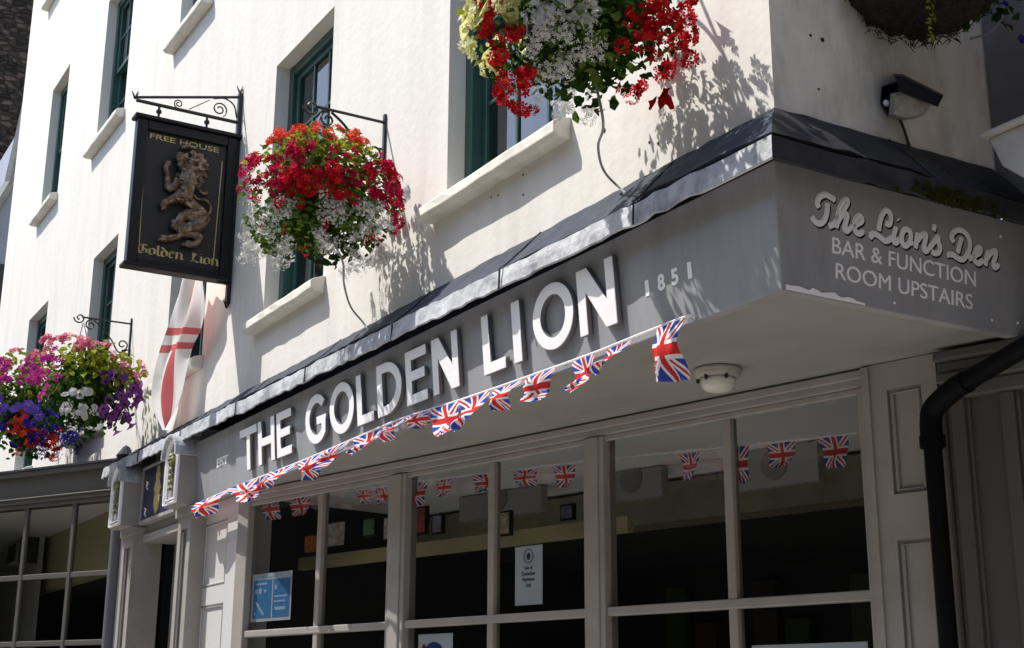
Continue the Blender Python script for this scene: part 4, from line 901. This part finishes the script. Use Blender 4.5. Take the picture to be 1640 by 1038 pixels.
# dark wall basket by the corner
wb = thing('wall_basket', 'dark coir wall basket with blue flowers above the floodlight', 'flower basket')
wc = Xp(1478, -62, .22); wr = .30
b = MB(); prof = [(.02, -wr)]+[(wr*1.02*math.cos(R(q)), wr*.92*math.sin(R(q))) for q in range(-80, 11, 10)]
b.lathe(prof, 28, Matrix.Translation(wc)); cb = b.build('coir_bowl', m_coir, wb, smooth=True)
cb.modifiers.new('sub', 'SUBSURF').levels = 2; cb.modifiers['sub'].render_levels = 2
tx = bpy.data.textures.new('coir_lumps', 'CLOUDS'); tx.noise_scale = .06; dm = cb.modifiers.new('lumps', 'DISPLACE'); dm.texture = tx; dm.strength = .06
rnd = random.Random(4)
b = MB()
for i in range(500):
    q = rnd.uniform(0, 6.28); ph = rnd.uniform(-1.5, .1); p = wc+Vector((math.cos(q)*math.cos(ph), math.sin(q)*math.cos(ph), math.sin(ph)))*wr*rnd.uniform(.96, 1.06)
    b.tube([p, p+Vector((rnd.gauss(0, .02), rnd.gauss(0, .02), -.008-.014*rnd.random()))], [.003, .0012], 3)
tag(b.build('loose_fibre', m_coir, wb), kind='stuff')
b = MB()
for i in range(380):
    t_ = rnd.random(); p = wc+Vector((rnd.gauss(.08, .1), rnd.gauss(.26, .10), rnd.gauss(.06, .13))); leaf(b, p, (rnd.gauss(0, 1), rnd.gauss(0, 1), 1), .045, 0)
p = Xp(1495, -5, .34)
for i in range(26): 
    p = p+Vector((rnd.gauss(0, .003), rnd.gauss(0, .003), -.0065)); leaf(b, p, (1, rnd.gauss(0, .5), .6), .022, 2)
b.build('foliage', leafs, wb, recalc=False)
for i in range(75):
    p = wc+Vector((rnd.gauss(.17, .08), rnd.gauss(.20, .09), rnd.gauss(.0, .10)))
    o = head('petunia', 'blue', rnd.randrange(3)).copy(); C.objects.link(o); o.parent = wb
    o.matrix_local = Matrix.Translation(p) @ Vector((1, rnd.gauss(-.3, .5), rnd.gauss(0, .5))).to_track_quat('Z', 'Y').to_matrix().to_4x4() @ Matrix.Scale(rnd.uniform(.35, .55), 4)

# ------------------------------------------------------------------ wall brackets of the baskets
def bracket(label, x, ztop, ln=.44):
    t = thing('wall_bracket', label, 'bracket', 'iron brackets of the flower baskets'); b = MB()
    b.box((x-.012, -.014, ztop-.30), (x+.012, 0, ztop+.05)); b.tube([(x, -.01, ztop), (x, -ln, ztop)], .009, 6); b.build('arm', m_iron, t)
    b = MB(); b.tube(smooth_pts([(x, -.02, ztop-.24), (x, -.10, ztop-.27), (x, -.17, ztop-.17), (x, -.26, ztop-.07), (x, -.34, ztop-.012)], 6), .008, 6)
    b.tube(spiral((x, -.07, ztop-.20), .052, .014, -1.6, 1.2, 22, (0, 1, 0), (0, 0, 1)), .007, 5)
    b.tube(spiral((x, -.36, ztop-.062), .048, .014, 1.4, 1.3, 22, (0, 1, 0), (0, 0, 1)), .007, 5)
    b.tube(spiral((x, -ln-.02, ztop-.01), .05, .012, 0, -1.25, 22, (0, -1, 0), (0, 0, 1)), .007, 5)
    b.build('scrolls', m_iron, t)
bracket('black scrolled iron bracket holding the red basket next to the pub sign', -3.26, 4.885)
bracket('black scrolled iron bracket holding the white, cream and red basket near the corner', b1.x, 4.78)
bracket('black scrolled iron bracket holding the pink and purple basket left of the flag', -8.48, 4.92)
bracket('black scrolled iron bracket holding the leftmost flower basket', Yp(98, 560, 0).x, 4.93)
# water tubes
def tube_thing(label, pts, r=.0055):
    b = MB(); b.tube(smooth_pts(pts, 6), r, 6); tag(b.build('water_tube', m_cable), label, 'tube', 'grey watering tubes')
tube_thing('thin grey watering tube looping from the corner basket down to the lead edge', [b1+Vector((.02, .05, -.2)), Yp(966, 195, -.40), Yp(958, 235, -.25), Yp(968, 275, -.12), Yp(1000, 308, -.06), Yp(1034, 340, -.2)])
tube_thing('thin grey watering tube hanging from the red basket to the lead edge', [b2+Vector((.05, .05, -.2)), Yp(549, 420, -.40), Yp(551, 455, -.25), Yp(562, 492, -.12), Yp(584, 520, -.06), Yp(594, 545, -.16)])
tube_thing('thin grey watering tube looping at the end of the side wall', [Xp(1555, 62, .12), Xp(1590, 50, .12), Xp(1612, 18, .12), Xp(1608, 45, .08), Xp(1616, 80, .06), Xp(1630, 105, .05)])

# ------------------------------------------------------------------ floodlight
fl_ = thing('floodlight', 'old white floodlight with a black hood on the stained side wall', 'lamp')
fx = lambda px, py, x: Xp(px, py, x)
def skin(pts_a, pts_b, mb): 
    n = len(pts_a); mb.add(pts_a+pts_b, [tuple(range(n)), tuple(range(n, 2*n))[::-1]]+[(i, (i+1) % n, n+(i+1) % n, n+i) for i in range(n)])
b = MB(); skin([fx(1424, 150, .02), fx(1440, 146, .02), fx(1486, 172, .02), fx(1466, 190, .02), fx(1440, 193, .02), fx(1422, 185, .02)], [fx(1434, 150, .16), fx(1450, 150, .16), fx(1492, 168, .16), fx(1480, 184, .14), fx(1450, 189, .14), fx(1432, 184, .14)], b)
b.build('housing', paint('old_white_plastic', (.38, .37, .34), rough=.5, var=.25, scale=20, dirt_and_light=(.12, .07, .03), dirt_and_light_amt=.7, dirt_and_light_scale=18), fl_, bevel=.006)
b = MB(); skin([fx(1428, 118, .03), fx(1446, 119, .03), fx(1512, 152, .03), fx(1506, 160, .03), fx(1445, 140, .03)], [fx(1433, 122, .22), fx(1448, 124, .22), fx(1510, 154, .22), fx(1502, 172, .22), fx(1444, 148, .22)], b)
b.build('hood', m_black, fl_, bevel=.004)
b = MB(); skin([fx(1412, 138, .001), fx(1440, 128, .001), fx(1446, 190, .001), fx(1420, 186, .001), fx(1409, 165, .001)], [fx(1412, 140, .035), fx(1438, 131, .035), fx(1442, 186, .035), fx(1421, 182, .035), fx(1411, 163, .035)], b)
b.build('back_plate', m_black, fl_, bevel=.004)
b = MB(); b.lathe([(.012, 0), (.014, .006), (.006, .014), (.001, .016)], 12, Matrix.Translation(fx(1418, 166, .035)) @ Matrix.Rotation(R(90), 4, 'Y')); b.build('bolt', m_white, fl_)
b = MB(); b.tube(smooth_pts([fx(1440, 188, .06), fx(1447, 205, .03), fx(1455, 230, .012), fx(1460, 242, .012)], 5), .006, 6); b.build('cable', m_iron, fl_)
hp = MB()
for px, py, r_ in ((1298, 57, .006), (1317, 64, .009), (1311, 143, .005)): hp.lathe([(r_, -.003), (r_, .002), (.001, .003)], 10, Matrix.Translation(Xp(px, py, 0)) @ Matrix.Rotation(R(90), 4, 'Y'))
hp.build('fixing_holes', m_iron, pub)
hp = MB()
for px, py, r_ in ((968, 209, .010), (1040, 228, .006), (1054, 230, .006), (787, 316, .006), (798, 313, .006), (838, 312, .006), (838, 280, .006)): hp.lathe([(r_, -.003), (r_, .002), (.001, .003)], 10, Matrix.Translation(Yp(px, py, 0)) @ Matrix.Rotation(R(90), 4, 'X'))
hp.build('fixing_holes', m_iron, pub)

# ------------------------------------------------------------------ neighbour on the right
nb = thing('side_building', 'shaded grey building joining the pub at the right with boarded shopfront', 'building')
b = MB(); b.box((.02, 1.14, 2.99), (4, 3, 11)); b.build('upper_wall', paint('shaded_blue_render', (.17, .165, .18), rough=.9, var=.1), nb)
b = MB(); 
vs0 = [(.265, 3.67), (.268, 3.655), (.31, 3.545), (.40, 3.465), (2.6, 3.42), (2.6, 3.67)]
b.prism([(p[0], p[1]) for p in vs0], .34, frame((0, 1.137, 0), (1, 0, 0), (0, 0, 1))); b.box((.245, .77, 3.67), (2.65, 1.137, 3.69)); b.build('cornice_box', paint('off_white_paint', (.50, .49, .46), rough=.6, var=.12, scale=4, dirt_and_light=(.2, .18, .14), dirt_and_light_amt=.5), nb, bevel=.008)
NA = R(15); On = Vector((-.235, .985, 0)); en = Vector((math.cos(NA), math.sin(NA), 0)); nn_ = Vector((math.sin(NA), -math.cos(NA), 0))
MNb = Matrix(((en.x, nn_.x, 0, On.x), (en.y, nn_.y, 0, On.y), (0, 0, 1, 0), (0, 0, 0, 1)))
m_nb = paint('neighbour_paint', (.085, .08, .075), rough=.5, var=.08, scale=4, bump=.1, bscale=40)
b = MB(); b.box((.0, -.30, 0), (2.2, -.06, 2.985), MNb)
for k in range(7):
    s0 = .03+k*.20; b.box((s0, -.06, 0), (s0+.055, -.028, 2.80), MNb); b.box((s0+.055, -.06, 0), (s0+.072, -.044, 2.80), MNb)
b.build('boarded_front', m_nb, nb, bevel=.004)
b = MB(); b.box((.0, -.06, 2.80), (2.2, -.01, 2.86), MNb); b.box((.0, -.06, 2.86), (2.2, .015, 2.90), MNb); b.box((.0, -.06, 2.90), (2.2, -.0, 2.945), MNb); b.box((.0, -.06, 2.945), (2.2, .03, 2.984), MNb); b.build('shop_cornice', m_nb, nb, bevel=.008)
pp_ = thing('drainpipe', 'thick black drainpipe with an elbow at the right of the shopfront', 'pipe')
yv = .86; bx = Yp(1492, 690, yv); 
b = MB(); b.tube([(bx.x, yv, .0), (bx.x, yv, bx.z)], .034, 20); b.build('downpipe', m_pipe, pp_, smooth=False, bevel=.0)
e_ = Yp(1500, 640, yv); d1 = Yp(1530, 622, yv+.0); d2 = Yp(1700, 520, .80)
b = MB(); b.tube(smooth_pts([(bx.x, yv, bx.z-.05), (bx.x, yv, bx.z+.03), tuple(Vector((bx.x+.022, yv, bx.z+.085))), tuple(d1), tuple(d1.lerp(d2, .12))], 5), .042, 20); b.build('elbow', m_pipe, pp_)
b = MB(); b.tube([d1, d2], .036, 20); b.build('sloping_pipe', m_pipe, pp_)
b = MB(); b.tube([(bx.x, yv, bx.z-.02), (bx.x, yv, bx.z-.065)], .048, 20); b.build('collar', m_pipe, pp_)
for z_ in (1.0,): b = MB(); b.tube([(bx.x, yv, z_), (bx.x, yv, z_+.05)], .050, 20); b.box((bx.x-.085, yv-.01, z_+.005), (bx.x+.085, yv+.12, z_+.045)); b.build('pipe_clip', m_pipe, pp_)

# ------------------------------------------------------------------ shop on the left with a bow window
ls = thing('bow_window_shop', 'dark grey bow-windowed shopfront left of the pub door', 'shopfront')
TH = R(28.5); Ol = Vector((-8.25, -.05, 0)); el_ = Vector((math.cos(TH), math.sin(TH), 0)); nl = Vector((math.sin(TH), -math.cos(TH), 0))
ML = Matrix(((el_.x, nl.x, 0, Ol.x), (el_.y, nl.y, 0, Ol.y), (0, 0, 1, 0), (0, 0, 0, 1)))
b = MB(); b.box((-2.4, -.12, 3.41), (.02, .0, 3.60), ML); b.build('fascia', m_shop, ls, bevel=.004)
b = MB(); b.box((-2.4, -.12, 3.60), (.05, .05, 3.645), ML); b.box((-2.4, -.12, 3.395), (.03, .03, 3.41), ML); b.box((-2.4, -.12, 3.36), (.04, .015, 3.395), ML); b.box((-2.4, -.12, 3.325), (.02, -.01, 3.36), ML); b.build('cornice', m_shop, ls, bevel=.006)
b = MB(); b.box((-2.42, -.14, 3.645), (.06, .065, 3.662), ML)
b.add([(.06, .065, 3.662), (-2.42, .065, 3.662), (-2.42, -1.2, 3.70), (.06, -.10, 3.70)], [(0, 1, 2, 3)], ML)
b.lathe([(.07, 0), (.08, .03), (.05, .07), (.03, .10), (.001, .12)], 10, ML @ Matrix.Translation((.06, .02, 3.655))); b.build('lead_roof', m_lead_dark, ls)
b = MB(); 
b.box((-2.4, -.07, 2.69), (-.06, -.03, 2.735), ML); b.box((-2.4, -.07, 2.12), (-.06, -.03, 2.165), ML); b.box((-2.4, -.08, .5), (-.06, -.0, .9), ML)
for s_ in (-.565, -1.17, -1.78, -2.38): b.box((s_-.02, -.065, .9), (s_+.02, -.025, 3.33), ML)
bw_ = b.build('bow_window', m_shop, ls, bevel=.005)
for i, (a, c) in enumerate(((-.545, -.06), (-1.15, -.585), (-1.76, -1.19), (-2.36, -1.80))):
    for z0_, z1_ in ((.9, 2.12), (2.165, 2.69), (2.735, 3.33)):
        g = MB(); g.add([(a, -.045, z0_), (c, -.045, z0_), (c, -.045, z1_), (a, -.045, z1_)], [(0, 1, 2, 3)], ML); g.build('pane', m_glass, bw_, recalc=False)
b = MB(); b.tube([ML @ Vector((-.005, -.03, 0)), ML @ Vector((-.005, -.03, 3.33))], .062, 18); b.tube([ML @ Vector((.11, -.10, 0)), ML @ Vector((.11, -.10, 3.62))], .07, 12); b.box((-8.2, -.02, 0), (-7.72, .1, 3.62)); b.build('corner_post', m_shopmid, ls)
LL = lambda s_, o_, z: ML @ Vector((s_, o_, z))
pl_ = [LL(-2.4, -.125, 0), LL(-.02, -.125, 0), Vector((-8.0, .3, 0)), Vector((-8.0, 4, 0)), Vector((-15, 4, 0)), Vector((-15, -1.15, 0))]
b = MB(); b.add([p+Vector((0, 0, 3.56)) for p in pl_], [tuple(range(6))]); b.build('roof_deck', m_lead_dark, ls, recalc=False)
b = MB(); b.add([p+Vector((0, 0, 3.322)) for p in pl_], [tuple(range(6))]); b.build('ceiling', paint('pale_ceiling', (.85, .85, .78), var=.03, bump=0), ls, recalc=False)
b = MB(); b.box((-15, .08, 2.77), (-8.05, .2, 3.318)); b.build('bulkhead', m_olive, ls)
b = MB()
for i in (2, 3, 4): b.add([pl_[i], pl_[(i+1) % 6], pl_[(i+1) % 6]+Vector((0, 0, 3.32)), pl_[i]+Vector((0, 0, 3.32))], [(0, 1, 2, 3)])
b.box((-15, .2, 2.77), (-8.05, 3.9, 2.80)); b.build('dark_interior', m_room, ls, recalc=False)
b = MB(); b.add([p+Vector((0, 0, .15)) for p in pl_], [tuple(range(6))]); b.box((-10.2, -.6, .15), (-8.6, .1, .85)); b.build('window_display_floor', m_white, ls, recalc=False)  # unseen floor, white to bounce light up to the shop ceiling
e24 = LL(-2.4, 0, 0); b = MB(); b.box((-15, e24.y-.0, 0), (e24.x+.01, e24.y+.08, 3.62)); b.build('front_panel', m_shop, ls)
hb = thing('wall_heater', 'small white box fixed high inside the bow window', 'heater')
Mh = Matrix.Translation((-11.85, -.05, 3.20))
b = MB(); b.box((-.40, -.10, -.12), (.34, .12, .10), Mh); b.build('casing', plain('off_white_plastic', (.62, .62, .56)), hb, bevel=.01)
b = MB(); b.box((-.38, -.106, -.10), (.0, -.101, .08), Mh); b.box((.34, -.13, -.15), (.40, .125, .11), Mh); b.build('grille', m_iron, hb)

# ------------------------------------------------------------------ far buildings at the left edge
fb = thing('stone_building', 'tall dark rubble stone building beyond the left end of the pub', 'building')
b = MB(); b.box((-30, .15, 0), (-22, 6, 22)); b.build('rubble_wall', m_stone, fb)
b = MB(); b.box((-30, .1, 22), (-21.9, 6.1, 22.3)); b.build('parapet', m_stone, fb)
gh = thing('blue_grey_house', 'blue grey house with a sloping verge between the stone building and the pub', 'house')
X_ = -17.5
pl = [Xp(px, py, X_) for px, py in ((42, 190), (14, 305), (-60, 420))]
poly = [(p.y, p.z) for p in pl]+[(pl[2].y, 0), (5, 0), (5, pl[0].z)]
m_bg = paint('blue_grey_render', (.26, .29, .36), rough=.9, var=.08)
b = MB(); b.prism(poly, 2.5, Matrix(((0, 0, -1, X_), (1, 0, 0, 0), (0, 1, 0, 0), (0, 0, 0, 1)))); b.build('wall', m_bg, gh)
b = MB(); b.tube([Vector((X_+.02, pl[0].y, pl[0].z+.25)), Vector((X_+.02, pl[1].y, pl[1].z+.1)), Vector((X_+.02, pl[2].y, pl[2].z))], .09, 6); b.build('verge', paint('weathered_timber', (.22, .22, .21), var=.3), gh)
for px, py, wy, wz in ((0, 470, .10, .9), (5, 640, .10, .8)):
    p = Xp(px, py, X_); b = MB(); b.box((X_, p.y-wy, p.z-wz/2), (X_+.04, p.y+wy, p.z+wz/2)); f_ = b.build('window', m_iron, gh)

# ------------------------------------------------------------------ across the street (seen only in the glass)
op = thing('terrace_opposite', 'shaded cream terrace across the street seen in the window reflections', 'building')
b = MB(); b.box((-40, -14, 4.6), (14, -9.2, 8.2)); b.build('upper_wall', paint('cream_render', (.42, .36, .2), var=.1), op)
b = MB(); b.box((-40, -14, 0), (14, -9.15, 4.6)); b.build('shopfronts', plain('dark_shopfronts', (.03, .028, .026)), op)
b = MB(); b.box((-40, -14, 8.2), (14, -9.0, 8.5)); b.build('eaves', m_lead_dark, op)
for k in range(9):
    b = MB(); b.box((-36+k*5, -9.25, 5.2), (-34.8+k*5, -9.17, 7.2)); b.build('window', m_room, op)

cb_ = thing('shading_building', 'unseen dark brick building added beyond the right edge to block light', 'building')  # out of view; added to cut sky and bounce light on the side wall
b = MB(); b.box((5.2, -2.6, 0), (11, 9, 9.5)); b.build('shading_wall', paint('dark_brick', (.16, .115, .09), rough=.9, var=.3, scale=8), cb_)
for k in range(3):
    for z_ in (1.2, 4.4): b = MB(); b.box((5.12, -1.6+k*2.4, z_), (5.2, -.5+k*2.4, z_+1.7)); b.build('window', m_room, cb_)
